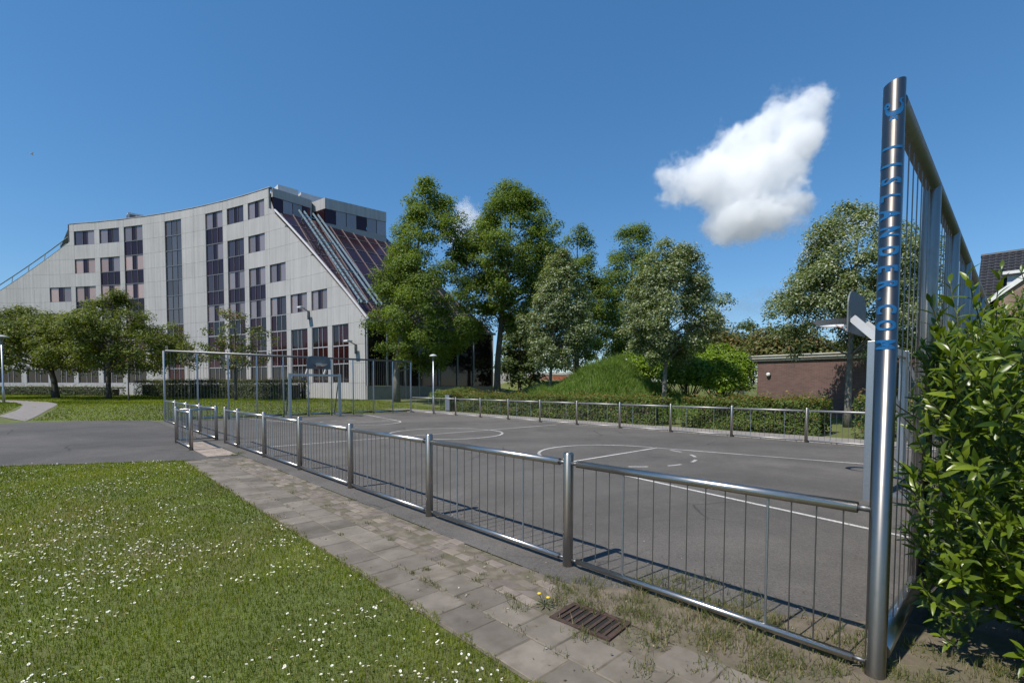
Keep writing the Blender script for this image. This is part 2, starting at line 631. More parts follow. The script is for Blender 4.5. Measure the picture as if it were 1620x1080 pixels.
# ------------------------------------------------------------------ ground
def axis_pts(lo, hi, a, b, fine):
    out = list(np.arange(a, b + .01, fine))
    step, p = fine, b
    while p < hi:
        step *= 1.5
        p += step
        out.append(p)
    step, p = fine, a
    while p > lo:
        step *= 1.5
        p -= step
        out.insert(0, p)
    return np.array(out)


gx, gy = axis_pts(-3000, 3000, -30, 60, 1.5), axis_pts(-3000, 3000, -12, 96, 1.5)
XX, YY = np.meshgrid(gx, gy, indexing='ij')
ZZ = ground_z(XX, YY)
gv = np.stack([XX, YY, ZZ], -1).reshape(-1, 3)
ni, nj = XX.shape
ii, jj = np.meshgrid(np.arange(ni - 1), np.arange(nj - 1), indexing='ij')
q0 = (ii * nj + jj).ravel()
gf = np.stack([q0, q0 + nj, q0 + nj + 1, q0 + 1], -1)
ground = link(bpy.data.objects.new('lawn', fast_mesh('lawn', gv, gf, M['lawn'], smooth=True)))
tag(ground, kind='structure')
ground.data.materials.append(M['far_land'])
_fc = gv[gf].mean(1)
ground.data.polygons.foreach_set('material_index', (np.hypot(_fc[:, 0] - 10, _fc[:, 1] - 30) > 150).astype(np.int32))

court = sheet('court', [(-.30, 2.0), (-.12, 1.2), (.12, .35), (.2, -.1), (W + .1, -.1), (W + .1, L + .35), (-.30, L + .35)], 0.0, M['court'])
sheet('asphalt_path', [(-.31, 11.3), (-.31, L + .9), (-.5, 26.6), (-4.4, 29.4), (-5.4, 32.2), (-9.5, 38), (-30, 62), (-60, 60), (-60, 45), (-30, 26.5), (-12, 17.3), (-4.2, 13.1), (-1.1, 11.42)], -.004, M['path'])
fp = [(-4.49, 29.0), (-4.18, 31.8), (-3.62, 37.6), (-3.54, 41.7), (-4.14, 47.4), (-5.51, 53.2), (-7.08, 57), (-14, 68), (-15, 64), (-8.2, 52), (-6.6, 47.8), (-5.68, 46.4), (-5.03, 40.7), (-4.98, 35.3), (-5.5, 32.0)]
mb = MB()
fo, fi = fp[:8], fp[8:][::-1]
N = 26


def resample(p, n):
    p = np.array(p, float)
    d = np.r_[0, np.cumsum(np.hypot(*np.diff(p, axis=0).T))]
    t = np.linspace(0, d[-1], n)
    return np.stack([np.interp(t, d, p[:, 0]), np.interp(t, d, p[:, 1])], -1)


A, B = resample(fo, N), resample(fi, N)
for i in range(N - 1):
    q = [A[i], A[i + 1], B[i + 1], B[i]]
    mb.poly([(x, y, float(ground_z(x, y)) + .014) for x, y in q])
tag(mb.build('footpath', M['footpath']), kind='structure')

# strip of pavement and kerb behind the far fence
pv = sheet('pavement', [(W + .24, -6), (W + 2.1, -6), (W + 2.1, L + 4.2), (W + .24, L + 4.2)], .012, M['tiles'])
kb = MB()
for i in range(31):
    y0 = -5 + i
    kb = MB().box((0, 0, -.1), (.13, .985, .045))
    o = kb.build('kerbstone', M['kerb'], pv)
    o.location = (W + .105, y0, random.uniform(-.004, .004))
    bevel(o, .008)


# painted court markings
def strip(pts, w, z=.004):
    m = MB()
    p = [Vector((x, y, z)) for x, y in pts]
    ls, rs = [], []
    for i in range(len(p)):
        d = (p[min(i + 1, len(p) - 1)] - p[max(i - 1, 0)]).normalized()
        nn = Vector((-d.y, d.x, 0)) * w / 2
        ls.append(p[i] + nn)
        rs.append(p[i] - nn)
    for i in range(len(p) - 1):
        m.poly([rs[i], rs[i + 1], ls[i + 1], ls[i]])
    return m


def arc(cx_, cy_, r, a0, a1, n=40):
    return [(cx_ + r * math.cos(R(a0 + (a1 - a0) * i / n)), cy_ + r * math.sin(R(a0 + (a1 - a0) * i / n))) for i in range(n + 1)]


CX = 6.2
strip([(.35, L / 2 + .15), (CX - 1.94, L / 2 + .15)], .072, .004).build('painted_line', M['paint'], court)
strip([(CX - 1.86, L / 2 + .15), (CX + 1.86, L / 2 + .15)], .072, .004).build('painted_line', M['paint'], court)
strip([(CX + 1.94, L / 2 + .15), (W - .6, L / 2 + .15)], .072, .004).build('painted_line', M['paint'], court)
strip(arc(CX, L / 2 + .15, 1.9, 0, 360, 72), .072, .004).build('painted_circle', M['paint'], court)
for s, base in ((1, 0.0), (-1, L)):
    yy = lambda v: base + s * v
    FT = 5.95
    strip([(CX - 1.77, yy(FT)), (CX + 1.77, yy(FT))], .072, .004).build('painted_line', M['paint'], court)
    strip([(CX - 1.8, yy(FT + .03)), (CX - 2.95, yy(.25))], .072, .004).build('painted_line', M['paint'], court)
    strip([(CX + 1.8, yy(FT + .03)), (CX + 2.95, yy(.25))], .072, .004).build('painted_line', M['paint'], court)
    a = arc(CX, yy(FT + .05), 1.78, 2, 178, 40)
    if s < 0:
        a = [(x, 2 * yy(FT) - y) for x, y in a]
    strip(a, .072, .004).build('painted_arc', M['paint'], court)
    for k in range(6):
        d0 = 14 + k * 28
        a = arc(CX, yy(FT - .05), 1.7, -d0, -d0 - 13, 6)
        if s < 0:
            a = [(x, 2 * yy(FT - .05) - y) for x, y in a]
        strip(a, .072, .004).build('painted_dash', M['paint'], court)

# paving beside the fence
paving = sheet('paving', [(-1.43, -1.5), (-.26, -1.5), (-.26, 2.0), (-.31, 2.1), (-.31, 11.5), (-1.1, 11.42), (-1.43, 11.5)], -.0045, M['sand'])
paving.name = 'paving'
slab_me = []
for k in range(4):
    b = MB().box((-.148, -.158, -.05), (.148, .158, .0))
    me = b.mesh('slab', M['slab'])
    bm = bmesh.new()
    bm.from_mesh(me)
    bmesh.ops.bevel(bm, geom=[e for e in bm.edges if all(v.co.z > -.01 for v in e.verts)], offset=.006, segments=1, affect='EDGES')
    for v in bm.verts:
        v.co.x += random.uniform(-.002, .002)
        v.co.y += random.uniform(-.002, .002)
    bm.to_mesh(me)
    bm.free()
    slab_me.append(me)
for c, x0 in enumerate((-1.26, -.955, -.65)):
    y = -1.2 + (c % 2) * .16
    while y < 11.35:
        if c < 2 or y < 1.15:
            if not (c == 2 and 1.05 < y < 1.9):
                o = inst('slab', random.choice(slab_me), paving, (x0 + random.uniform(-.004, .004), y, random.uniform(-.002, .003)))
                o.rotation_euler = (random.uniform(-.005, .005), random.uniform(-.005, .005), random.uniform(-.01, .01))
        y += .324
brick_me = []
for k in range(4):
    me = MB().box((-.049, -.098, -.05), (.049, .098, .0)).mesh('brick', M['brick_paver'])
    bm = bmesh.new()
    bm.from_mesh(me)
    bmesh.ops.bevel(bm, geom=[e for e in bm.edges if all(v.co.z > -.01 for v in e.verts)], offset=.007, segments=1, affect='EDGES')
    bm.to_mesh(me)
    bm.free()
    brick_me.append(me)
nb = 0
for c in range(5):
    y = 1.95 + (c % 2) * .1
    while y < 11.3:
        if c == 4 and mnoise.noise(Vector((y * 1.3, 4.1, 0))) > -.05:
            y += .205
            continue
        o = inst('brick', random.choice(brick_me), paving, (-.745 + c * .103, y, random.uniform(-.009, .002)))
        o.rotation_euler = (random.uniform(-.02, .02), random.uniform(-.02, .02), random.uniform(-.03, .03))
        nb += 1
        y += .2055


def ragged(pts, amp, step=.12, seed=0):
    p = pts + [pts[0]]
    out = []
    for i in range(len(pts)):
        a, b = Vector(p[i]), Vector(p[i + 1])
        n = max(1, int((b - a).length / step))
        d = (b - a).normalized()
        for k in range(n):
            q = a + (b - a) * k / n
            w = mnoise.noise(Vector((q.x * 3.1 + seed, q.y * 3.1, seed * 1.7))) * amp * 2
            out.append((q.x - d.y * w, q.y + d.x * w))
    return out


sheet('dirt_verge', ragged([(-.49, -1.2), (.9, -1.2), (.9, -.12), (.62, .28), (.30, .85), (-.02, 1.55), (-.28, 1.95), (-.38, 1.75), (-.47, 1.2), (-.49, .3)], .035, seed=3), .0022, M['dirt'])
sheet('planting_bed', [(.2, -.2), (13.0, -.2), (13, -5), (.9, -5), (-.2, -2.6), (-.1, -1.0)], .0075, M['dirt'])
# entrance paving: tan setts in the gateway
ep = sheet('entrance_paving', [(-.93, 11.75), (-.33, 11.75), (-.33, 15.4), (-.93, 15.4)], -.001, M['sand'])
tan = mottled('tan_paver', (.28, .225, .18), (.36, .295, .245), 8, .9, bscale=200, obj_var=.15)
em = MB().box((-.095, -.098, -.03), (.095, .098, .004)).mesh('brick', tan)
for i in range(3):
    for j in range(17):
        inst('brick', em, ep, (-.83 + i * .2, 11.88 + j * .206, random.uniform(0, .005)))


# ------------------------------------------------------------------ fences
def post_mesh(name, r, h, mat, n=20):
    return MB().lathe([(r, 0), (r, h - .012), (r * .86, h)], n).mesh(name, mat, True)


low_post = post_mesh('post', .045, 1.0, M['post_steel'])
rod_me = MB().tube([(0, 0, .075), (0, 0, .90)], .0042, 6, False).mesh('bar', M['rod'])
thick_me = MB().tube([(0, 0, .03), (0, 0, .90)], .0085, 8, False).mesh('bar', M['galv'], True)


def low_panel(root, y0, y1, gap=.10, smat='steel'):
    """rails and bars between two posts; fence runs along local +Y"""
    a, b = y0 + gap, y1 - gap
    for nm, z, r in (('top_rail', .91, .031), ('bottom_rail', .062, .024)):
        MB().tube([(0, a, z), (0, b, z)], r, 14).build(nm, M[smat], root, True)
        for e, f in ((y0 + .04, a + .01), (b - .01, y1 - .04)):
            MB().tube([(0, e, z), (0, f, z)], r * .55, 8).build('bracket', M['galv_dark'], root, True)
    n = max(2, int(round((b - a) / .137)))
    for i in range(n):
        y = a + (i + .5) * (b - a) / n
        thick = n > 6 and i in (3, n - 4)
        inst('bar', thick_me if thick else rod_me, root, (0, y, 0))


def low_fence(label, loc, rz, posts, cat='fence', skip_first=False, skip_last=False, group=None, smat='steel'):
    root = empty('low_fence', loc, rz)
    tag(root, label, cat, group)
    for i, y in enumerate(posts):
        if (i == 0 and skip_first) or (i == len(posts) - 1 and skip_last):
            continue
        inst('post', low_post, root, (0, y, 0))
    for y0, y1 in zip(posts[:-1], posts[1:]):
        low_panel(root, y0, y1, smat=smat)
    return root


low_fence('low stainless steel fence between the slab path and the court, nearest long side', (0, 0, 0), 0,
          [0] + [2.19 * k for k in range(1, 7)] + [14.45], skip_first=True)
low_fence('short stretch of low steel fence beyond the gateway, ending at the far corner post', (0, 15.55, 0), 0,
          [0, 2.3, 4.6, 7.0, L - 15.55], skip_last=True)
far_posts = [0, 1.55] + [3.7176 + 2.116 * k for k in range(0, 10)] + [L]
low_fence('low steel fence on the far long side, in front of the hedge', (W, 0, 0), 0, far_posts, skip_first=True, skip_last=True, smat='far_steel')
# L-shaped barrier outside the gateway
root = empty('gateway_barrier', (-.97, 13.4, 0))
tag(root, 'L-shaped steel barrier standing outside the court gateway', 'barrier')
for y in (0, 2.08):
    inst('post', low_post, root, (0, y, 0))
low_panel(root, 0, 2.08)
for nm, z, r in (('top_rail', .91, .028), ('bottom_rail', .075, .022)):
    MB().tube([(.05, 2.1, z), (.90, 2.14, z)], r, 12).build(nm, M['steel'], root, True)
for i in range(5):
    inst('bar', rod_me, root, (.14 + i * .15, 2.11, 0))


def tall_fence(label, loc, rz, nint, length, H=3.13, big=None, rods=.13, pr=.046):
    """ball-stop fence along local +X"""
    root = empty('tall_fence', loc, rz)
    tag(root, label, 'fence')
    step = length / nint
    pm = post_mesh('post', pr, H - .05, M['tall_steel'] if big else M['grey_paint'], 22)
    rm = MB().tube([(0, 0, .14), (0, 0, H - .08)],   .0036 if big else .006, 6, False).mesh('bar', M['rod'])
    for i in range(0 if big is None else 1, nint + 1):
        inst('post', pm, root, (i * step, 0, 0))
    br = .05 if big is not None else .05
    MB().tube([(.05, 0, H - .05), (length + .05, 0, H - .05)], br, 18).build('top_rail', M['galv_dark'], root, True)
    for i in range(nint):
        MB().tube([(i * step + .09, 0, .11), ((i + 1) * step - .09, 0, .11)], .052, 14).build('bottom_rail', M['steel'], root, True)
        n = int(round((step - .12) / rods))
        for k in range(n):
            inst('bar', rm, root, (i * step + .06 + (k + .5) * (step - .12) / n, 0, 0))
    return root


tf = tall_fence('tall steel ball fence at the near end, its corner post carrying blue lettering', (0, 0, 0), 0, 8, W, big=True, pr=.054, rods=.19)
# big corner post with slanted top
n = 40
mb = MB()
PR = .048
for ring in range(3):
    for k in range(n):
        t = 2 * math.pi * k / n
        x, y = PR * math.cos(t), PR * math.sin(t)
        top = 3.155 - .012 * y / PR
        if ring == 0:
            mb.v.append((x, y, -.05))
        elif ring == 1:
            mb.v.append((x, y, top))
        else:
            mb.v.append((x * .93, y * .93, top - .004))
for ring in range(2):
    for k in range(n):
        k2 = (k + 1) % n
        mb.f.append((ring * n + k, ring * n + k2, (ring + 1) * n + k2, (ring + 1) * n + k))
mb.f.append(tuple(2 * n + k for k in range(n)))
bp = mb.build('corner_post', M['tall_steel'], tf, True)
bp['label'] = 'thick slant-topped corner post with cut-out blue letters'
tall_fence('tall steel ball fence closing the far end of the court by the lawn', (0, L, 0), 0, 10, W, H=3.15, pr=.038, rods=.125)

# blue lettering wrapped on the corner post
PHI = math.atan2(-.5047, -3.2021)


def wrap(pts2):
    out = []
    for u, v, r in pts2:
        a = PHI + v / PR
        out.append((r * math.cos(a), r * math.sin(a), u))
    return out


def letter(ch, z, parent, size=.094):
    cu = bpy.data.curves.new('letter', 'FONT')
    cu.body = ch
    cu.size = 1.0
    cu.offset = .042
    cu.resolution_u = 4
    tmp = bpy.data.objects.new('tmp_letter', cu)
    COL.objects.link(tmp)
    me0 = bpy.data.meshes.new_from_object(tmp.evaluated_get(bpy.context.evaluated_depsgraph_get()))
    bpy.data.objects.remove(tmp)
    bm = bmesh.new()
    bm.from_mesh(me0)
    if not bm.verts:
        bm.free()
        return
    ys = [v.co.y for v in bm.verts]
    xs = [v.co.x for v in bm.verts]
    x0, x1 = min(xs), max(xs)
    for k in range(1, 16):
        bmesh.ops.bisect_plane(bm, geom=bm.verts[:] + bm.edges[:] + bm.faces[:], plane_co=(0, k * .05, 0), plane_no=(0, 1, 0))
    cap = .73
    for v in bm.verts:
        u = (v.co.x - (x0 + x1) / 2) * size * .72
        w = (v.co.y - cap / 2) * size / cap * 1.0
        p = wrap([(z - u, w, PR + .0012)])[0]
        v.co = p
    bm.normal_update()
    me = bpy.data.meshes.new('letter')
    bm.to_mesh(me)
    bm.free()
    me.materials.append(M['blue'])
    inst('letter', me, parent)


for ch, z in zip('IJSLANDER.COM', (2.815, 2.73, 2.645, 2.56, 2.475, 2.385, 2.285, 2.195, 2.11, 2.045, 1.985, 1.90, 1.80)):
    letter(ch, z, bp)


def emblem(polys, parent):
    m = MB()
    for pl in polys:
        nn = len(pl) // 2
        a, b = pl[:nn], pl[nn:][::-1]
        for i in range(nn - 1):
            q = [a[i], a[i + 1], b[i + 1], b[i]]
            m.poly(wrap([(u, v, PR + .0012) for v, u in q]))
    m.build('emblem', M['blue'], parent)


def crescent(cx_, cz_, r, w, a0, a1, n=14):
    o, i_ = [], []
    for k in range(n + 1):
        t = R(a0 + (a1 - a0) * k / n)
        ww = w * (.35 + .65 * math.sin(math.pi * k / n))
        o.append((cx_ + r * math.cos(t), cz_ + r * math.sin(t)))
        i_.append((cx_ + (r - ww) * math.cos(t), cz_ + (r - ww) * math.sin(t)))
    return o + i_[::-1]


emblem([crescent(.002, 3.015, .042, .026, 165, 395), crescent(-.030, 3.032, .016, .016, -30, 330, 20),
        crescent(.038, 3.045, .016, .010, 60, 300), crescent(.002, 2.968, .030, .013, 20, 160),
        crescent(.0, 2.955, .018, .017, -20, 200)], bp)


# ------------------------------------------------------------------ goals with basketball boards
def goal(label, loc, rz):
    root = empty('goal_frame', loc, rz)         # local: +Y into the court, X across
    tag(root, label, 'goal')
    hw = 1.27
    for s in (-1, 1):
        o = MB().box((-.062, -.062, -.02), (.062, .062, 2.22)).build('upright', M['galv'], root, loc=(s * hw, 0, 0))
        bevel(o, .006)
    o = MB().box((-hw + .064, -.055, 2.09), (hw - .064, .055, 2.20)).build('crossbar', M['galv'], root)
    bevel(o, .006)
    for s in (-1, 1):
        MB().bar((s * .46, .0, 2.21), (s * .46, .42, 2.66), .09, .11).build('arm', M['grey_paint'], root)
        MB().bar((s * hw * .985, -.07, .12), (s * hw * .985, -.68, .12), .05, .05).build('ground_bar', M['galv'], root)
        MB().bar((s * hw * .985, -.68, .10), (s * hw * .985, -.08, 1.95), .045, .045).build('rear_stay', M['galv_dark'], root)
    # board with rounded top corners
    pts = [(-.60, 2.44), (.60, 2.44)]
    for k in range(9):
        t = R(90 * k / 8)
        pts.append((.60 - .28 + .28 * math.cos(t), 2.86 + .24 * math.sin(t)))
    for k in range(9):
        t = R(90 + 90 * k / 8)
        pts.append((-.60 + .28 + .28 * math.cos(t), 2.86 + .24 * math.sin(t)))
    m = MB()
    nn = len(pts)
    m.poly([(x, .445, z) for x, z in pts]).poly([(x, .465, z) for x, z in pts][::-1])
    for k in range(nn):
        a, b = pts[k], pts[(k + 1) % nn]
        m.poly([(a[0], .445, a[1]), (a[0], .465, a[1]), (b[0], .465, b[1]), (b[0], .445, b[1])])
    bd = m.build('backboard', M['board'], root)
    MB().bar((-.02, .47, 2.60), (-.02, .47, 2.74), .3, .008, (0, 1, 0)).build('ring_plate', M['galv'], bd)
    # ring and tapered steel basket
    rx, ry, rz_, rr = 0, .47 + .30, 2.62, .225
    rim = MB()
    c = [(rx + rr * math.cos(2 * math.pi * k / 28), ry + rr * math.sin(2 * math.pi * k / 28), rz_) for k in range(29)]
    rim.tube(c, .012, 8, False)
    rim.bar((-.12, .47, 2.60), (-.12, .60, rz_), .03, .05)
    rim.bar((.12, .47, 2.60), (.12, .60, rz_), .03, .05)
    ro = rim.build('ring', M['grey_paint'], root, True)
    fl = MB()
    for k in range(28):
        a0, a1 = 2 * math.pi * k / 28, 2 * math.pi * (k + 1) / 28
        f = lambda a, r, z: (rx + r * math.cos(a), ry + r * math.sin(a), z)
        fl.poly([f(a0, rr + .01, rz_ + .005), f(a1, rr + .01, rz_ + .005), f(a1, rr + .09, rz_ + .075), f(a0, rr + .09, rz_ + .075)])
    fl.build('ring_guard', M['grey_paint'], ro)
    st_ = MB()
    for s in (-1, 1):
        st_.tube([(s * .16, .47, 2.46), (s * .10, ry - .05, rz_ - .01)], .012, 6)
    st_.build('ring_stay', M['red'], ro)
    return root


goal('grey goal frame with basketball board nearest the lettered post', (6.25, .92, 0), 0)
goal('grey goal frame with basketball board before the far tall fence', (6.25, L - .85, 0), math.pi)

# ------------------------------------------------------------------ drain
root = empty('drain_grate', (-.655, 1.44, .002), R(6))
tag(root, 'rusty slotted iron drain grate set in the slab path', 'drain')
m = MB()
m.box((-.15, -.23, -.03), (-.118, .23, .008)).box((.118, -.23, -.03), (.15, .23, .008))
m.box((-.117, -.23, -.03), (.117, -.195, .008)).box((-.117, .195, -.03), (.117, .23, .008))
m.build('frame', M['grate'], root)
sheet('pit', [(-.117, -.195), (.117, -.195), (.117, .195), (-.117, .195)], -.002, M['hole'], parent=root)
for k in range(7):
    o = MB().box((-.116, -.0105, -.012), (.116, .0105, .006)).build('grate_bar', M['grate'], root, loc=(0, -.168 + k * .056, 0))

# ------------------------------------------------------------------ office building on a concave arc
BC, BR = (-80.72, 26.48), 98.087
BT0 = math.atan2(54.96 - BC[1], 13.14 - BC[0])
bld = empty('office_building', (13.14, 54.96, .38))
tag(bld, 'large pale concrete office building with purple windows and sloping glass flanks', 'building')
BO = Vector(bld.location)


def on_arc(s, off=0.0, z=0.0):
    a = BT0 + s / BR
    r = BR + off          # off > 0 : behind the facade
    return Vector((BC[0] + r * math.cos(a), BC[1] + r * math.sin(a), z))


def clip_poly(p, a, b, c):
    """keep a*s + b*z <= c"""
    out = []
    for i in range(len(p)):
        P, Q = p[i], p[(i + 1) % len(p)]
        dp, dq = a * P[0] + b * P[1] - c, a * Q[0] + b * Q[1] - c
        if dp <= 0:
            out.append(P)
        if (dp < 0 < dq) or (dq < 0 < dp):
            t = dp / (dp - dq)
            out.append((P[0] + (Q[0] - P[0]) * t, P[1] + (Q[1] - P[1]) * t))
    return out


SL_R = ((-.55, 20.05), (-15.62, 7.52))     # sloping edge, right flank (s, z)
SL_L = ((34.5, 20.2), (57.0, 7.4))         # sloping edge, left flank


def facade_poly(s0, s1, z0, z1, g=.008):
    p = [(s0 + g, z0 + g), (s1 - g, z0 + g), (s1 - g, z1 - g), (s0 + g, z1 - g)]
    (sa, za), (sb, zb) = SL_R
    if s0 < sa:
        k = (za - zb) / (sa - sb)
        p = clip_poly(p, -k, 1, za - k * sa)
        if not p:
            return p
    (sa, za), (sb, zb) = SL_L
    if s1 > sa:
        k = (za - zb) / (sa - sb)
        p = clip_poly(p, -k, 1, za - k * sa)
    return p


def facade_piece(name, p, front, back, mat, parent, uv=True):
    if len(p) < 3:
        return None
    area = abs(sum(p[i][0] * p[(i + 1) % len(p)][1] - p[(i + 1) % len(p)][0] * p[i][1] for i in range(len(p)))) / 2
    if area < .02:
        return None
    m = MB()
    nn = len(p)
    F = [on_arc(s, front, z) - BO for s, z in p]
    B_ = [on_arc(s, back, z) - BO for s, z in p]
    m.poly(F[::-1]).poly(B_)
    for i in range(nn):
        j = (i + 1) % nn
        m.poly([F[i], F[j], B_[j], B_[i]])
    o = m.build(name, mat, parent)
    if uv:
        me = o.data
        ul = me.uv_layers.new(name='run')
        vs = p + p
        for lp in me.loops:
            ul.data[lp.index].uv = vs[lp.vertex_index % (2 * nn)] if lp.vertex_index < 2 * nn else vs[0]
        # side quads reuse fresh vertices: give them the nearest edge coordinate
        for pi, pol in enumerate(me.polygons):
            if pi >= 2:
                i = pi - 2
                j = (i + 1) % nn
                for lp, q in zip(pol.loop_indices, (p[i], p[j], p[j], p[i])):
                    ul.data[lp].uv = q
            elif pi == 0:
                for lp, q in zip(pol.loop_indices, p[::-1]):
                    ul.data[lp].uv = q
            else:
                for lp, q in zip(pol.loop_indices, p):
                    ul.data[lp].uv = q
    return o


WIN = {6: (19.85, 21.65), 5: (16.2, 18.05), 4: (12.6, 14.5), 3: (9.1, 11.0), 2: (5.4, 7.4), 1: (1.9, 3.7)}
ROWS = [.2, 1.9, 3.7, 5.4, 7.4, 9.1, 11.0, 12.6, 14.5, 16.2, 18.05, 19.85, 21.65, 22.62]
COLS = [(-13.05, -10.41, [], 2), (-9.68, -7.06, [3], 2), (-6.31, -3.51, [3], 2), (-2.75, 0.0, [4], 3), (.78, 3.67, [6, 5], 4),
        (4.45, 7.37, [6], 5), (8.15, 11.19, [], 6), (15.44, 18.32, [], 7), (22.16, 25.34, [], 6), (26.14, 29.41, [6], 5),
        (30.24, 33.53, [6, 5], 4), (34.24, 37.62, [4], 3), (38.3, 41.6, [3], 1), (42.4, 45.7, [3], 1), (46.5, 49.8, [], 1), (50.6, 53.9, [], 1)]


def is_glass(col, zi):
    s0, s1, singles, cont = col
    z0, z1 = ROWS[zi], ROWS[zi + 1]
    zm = (z0 + z1) / 2
    if zm > 21.65 or zm < 1.9:
        return None
    fl = None
    for f, (a, b) in WIN.items():
        if a < zm < b:
            fl = f
    if cont == 7:
        return 'stair'
    top = WIN[min(cont, 6)][1]
    if zm < top:
        return 'window' if fl else 'spandrel'
    if fl in singles:
        return 'window'
    return None


def window(s0, s1, z0, z1, kind, fl_low):
    f = .05
    fr = MB()
    rec = .13

    def fbar(a0, a1, b0, b1):
        p = [(a0, b0), (a1, b0), (a1, b1), (a0, b1)]
        F = [on_arc(s, rec - .05, z) - BO for s, z in p]
        B_ = [on_arc(s, rec + .04, z) - BO for s, z in p]
        fr.poly(F[::-1]).poly(B_)
        for i in range(4):
            j = (i + 1) % 4
            fr.poly([F[i], F[j], B_[j], B_[i]])
    w = s1 - s0
    fbar(s0, s0 + f, z0, z1)
    fbar(s1 - f, s1, z0, z1)
    fbar(s0 + f, s1 - f, z0, z0 + f)
    fbar(s0 + f, s1 - f, z1 - f, z1)
    if kind == 'window':
        cuts = [s0 + f, s0 + w * .385, s0 + w * .615, s1 - f]
    else:
        cuts = [s0 + f, s0 + w * .34, s0 + w * .66, s1 - f]
    for c in cuts[1:-1]:
        fbar(c - .025, c + .025, z0 + f, z1 - f)
    o = fr.build('window', M['mullion'] if fl_low else M['frame'], bld)
    for i in range(3):
        zm = (z0 + z1) / 2
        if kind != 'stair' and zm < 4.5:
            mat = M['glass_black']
        elif zm < 9:
            mat = M['glass_wine'] if random.random() < .7 else M['glass_black']
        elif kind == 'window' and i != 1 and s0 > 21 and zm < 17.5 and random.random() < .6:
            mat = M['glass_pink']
        elif kind == 'window':
            mat = M['glass_dark'] if i == 1 else (M['glass_blind'] if (not fl_low and random.random() < .75) else M['glass'])
        elif kind == 'stair':
            mat = M['glass_stair'] if zm > 6 else M['glass_wine']
        else:
            mat = M['glass_dark']
        a, b = cuts[i] + (.025 if i else 0), cuts[i + 1] - (.025 if i < 2 else 0)
        p = [(a, z0 + f), (b, z0 + f), (b, z1 - f), (a, z1 - f)]
        facade_piece('pane', p, rec, rec + .02, mat, o, False)


edges = [-15.62]
for c in COLS:
    edges += [c[0], c[1]]
edges += [57.0]
for zi in range(len(ROWS) - 1):
    z0, z1 = ROWS[zi], ROWS[zi + 1]
    run = None
    for ei in range(len(edges) - 1):
        s0, s1 = edges[ei], edges[ei + 1]
        col = COLS[(ei - 1) // 2] if ei % 2 == 1 else None
        kind = is_glass(col, zi) if col else None
        if kind:
            window(s0, s1, z0, z1, kind, (z0 + z1) / 2 < 8.5)
        else:
            pp = facade_poly(s0, s1, z0, z1)
            nseg = max(1, int(round((s1 - s0) / 2.2)))
            for k in range(nseg):
                a, b = s0 + (s1 - s0) * k / nseg, s0 + (s1 - s0) * (k + 1) / nseg
                facade_piece('panel', facade_poly(a, b, z0, z1), 0, .22, M['concrete'], bld)
# dark core wall behind the panels, roof slab, back wall
m = MB()
ss = np.linspace(-15.5, 56.9, 60)


def top_z(s):
    (sa, za), (sb, zb) = SL_R
    t = 22.5
    if s < sa:
        t = min(t, zb + (s - sb) * (za - zb) / (sa - sb))
    (sa, za), (sb, zb) = SL_L
    if s > sa:
        t = min(t, za + (s - sa) * (zb - za) / (sb - sa))
    return t - .06


for a, b in zip(ss[:-1], ss[1:]):
    m.poly([on_arc(a, .24, .1) - BO, on_arc(a, .24, top_z(a)) - BO, on_arc(b, .24, top_z(b)) - BO, on_arc(b, .24, .1) - BO])
m.build('core_wall', M['joint'], bld)
m = MB()
for a, b in zip(ss[:-1], ss[1:]):
    if a > -.6 and b < 35:
        m.poly([on_arc(a, .24, 22.3) - BO, on_arc(b, .24, 22.3) - BO, on_arc(b, 15, 22.3) - BO, on_arc(a, 15, 22.3) - BO])
        m.poly([on_arc(a, 15, 22.3) - BO, on_arc(b, 15, 22.3) - BO, on_arc(b, 15, 0) - BO, on_arc(a, 15, 0) - BO])
        if a < 30:
            pass
m.build('roof', M['roofing'], bld)
m = MB()
for a, b in zip(np.linspace(-.3, 34.4, 24)[:-1], np.linspace(-.3, 34.4, 24)[1:]):
    F = [on_arc(a, -.05, 22.63) - BO, on_arc(b, -.05, 22.63) - BO, on_arc(b, .4, 22.63) - BO, on_arc(a, .4, 22.63) - BO]
    T = [v + Vector((0, 0, .07)) for v in F]
    m.poly(F).poly(T[::-1])
    for i in range(4):
        j = (i + 1) % 4
        m.poly([F[i], F[j], T[j], T[i]])
m.build('parapet_cap', M['mullion'], bld)
# left flank: glass slope going back, with rail
m = MB()
for k in range(12):
    s0, s1 = 34.5 + k * 22.5 / 12, 34.5 + (k + 1) * 22.5 / 12
    z0, z1 = top_z(s0) + .1, top_z(s1) + .1
    m.poly([on_arc(s0, .24, z0) - BO, on_arc(s1, .24, z1) - BO, on_arc(s1, 14, z1) - BO, on_arc(s0, 14, z0) - BO])
lf = m.build('left_slope', M['mullion'], bld)
for off, up in ((.1, .18), (.3, 1.15)):
    MB().tube([on_arc(s, off, top_z(s) + up) - BO for s in np.linspace(34.8, 56.5, 14)], .07, 6).build('maintenance_rail', M['rail_blue'], lf)
for s in np.linspace(36, 56, 9):
    MB().tube([on_arc(s, .15, top_z(s) + .1) - BO, on_arc(s, .3, top_z(s) + 1.15) - BO], .05, 6).build('rail_stanchion', M['rail_blue'], lf)
# end wall at the far left and at the top step
m = MB()
m.poly([on_arc(34.45, .0, 20.2) - BO, on_arc(34.45, .0, 22.6) - BO, on_arc(34.45, 15, 22.6) - BO, on_arc(34.45, 15, 20.2) - BO])
m.poly([on_arc(57, .0, 0) - BO, on_arc(57, .0, 7.4) - BO, on_arc(57, 15, 7.4) - BO, on_arc(57, 15, 0) - BO])
m.build('end_wall', M['concrete'], bld)

# right flank: sloping glass above a dark glazed ground floor
ex0, ey0 = 16.50, 39.45
ex1 = 31.3
ty, tz, ez = 54.0, 20.05, 7.5


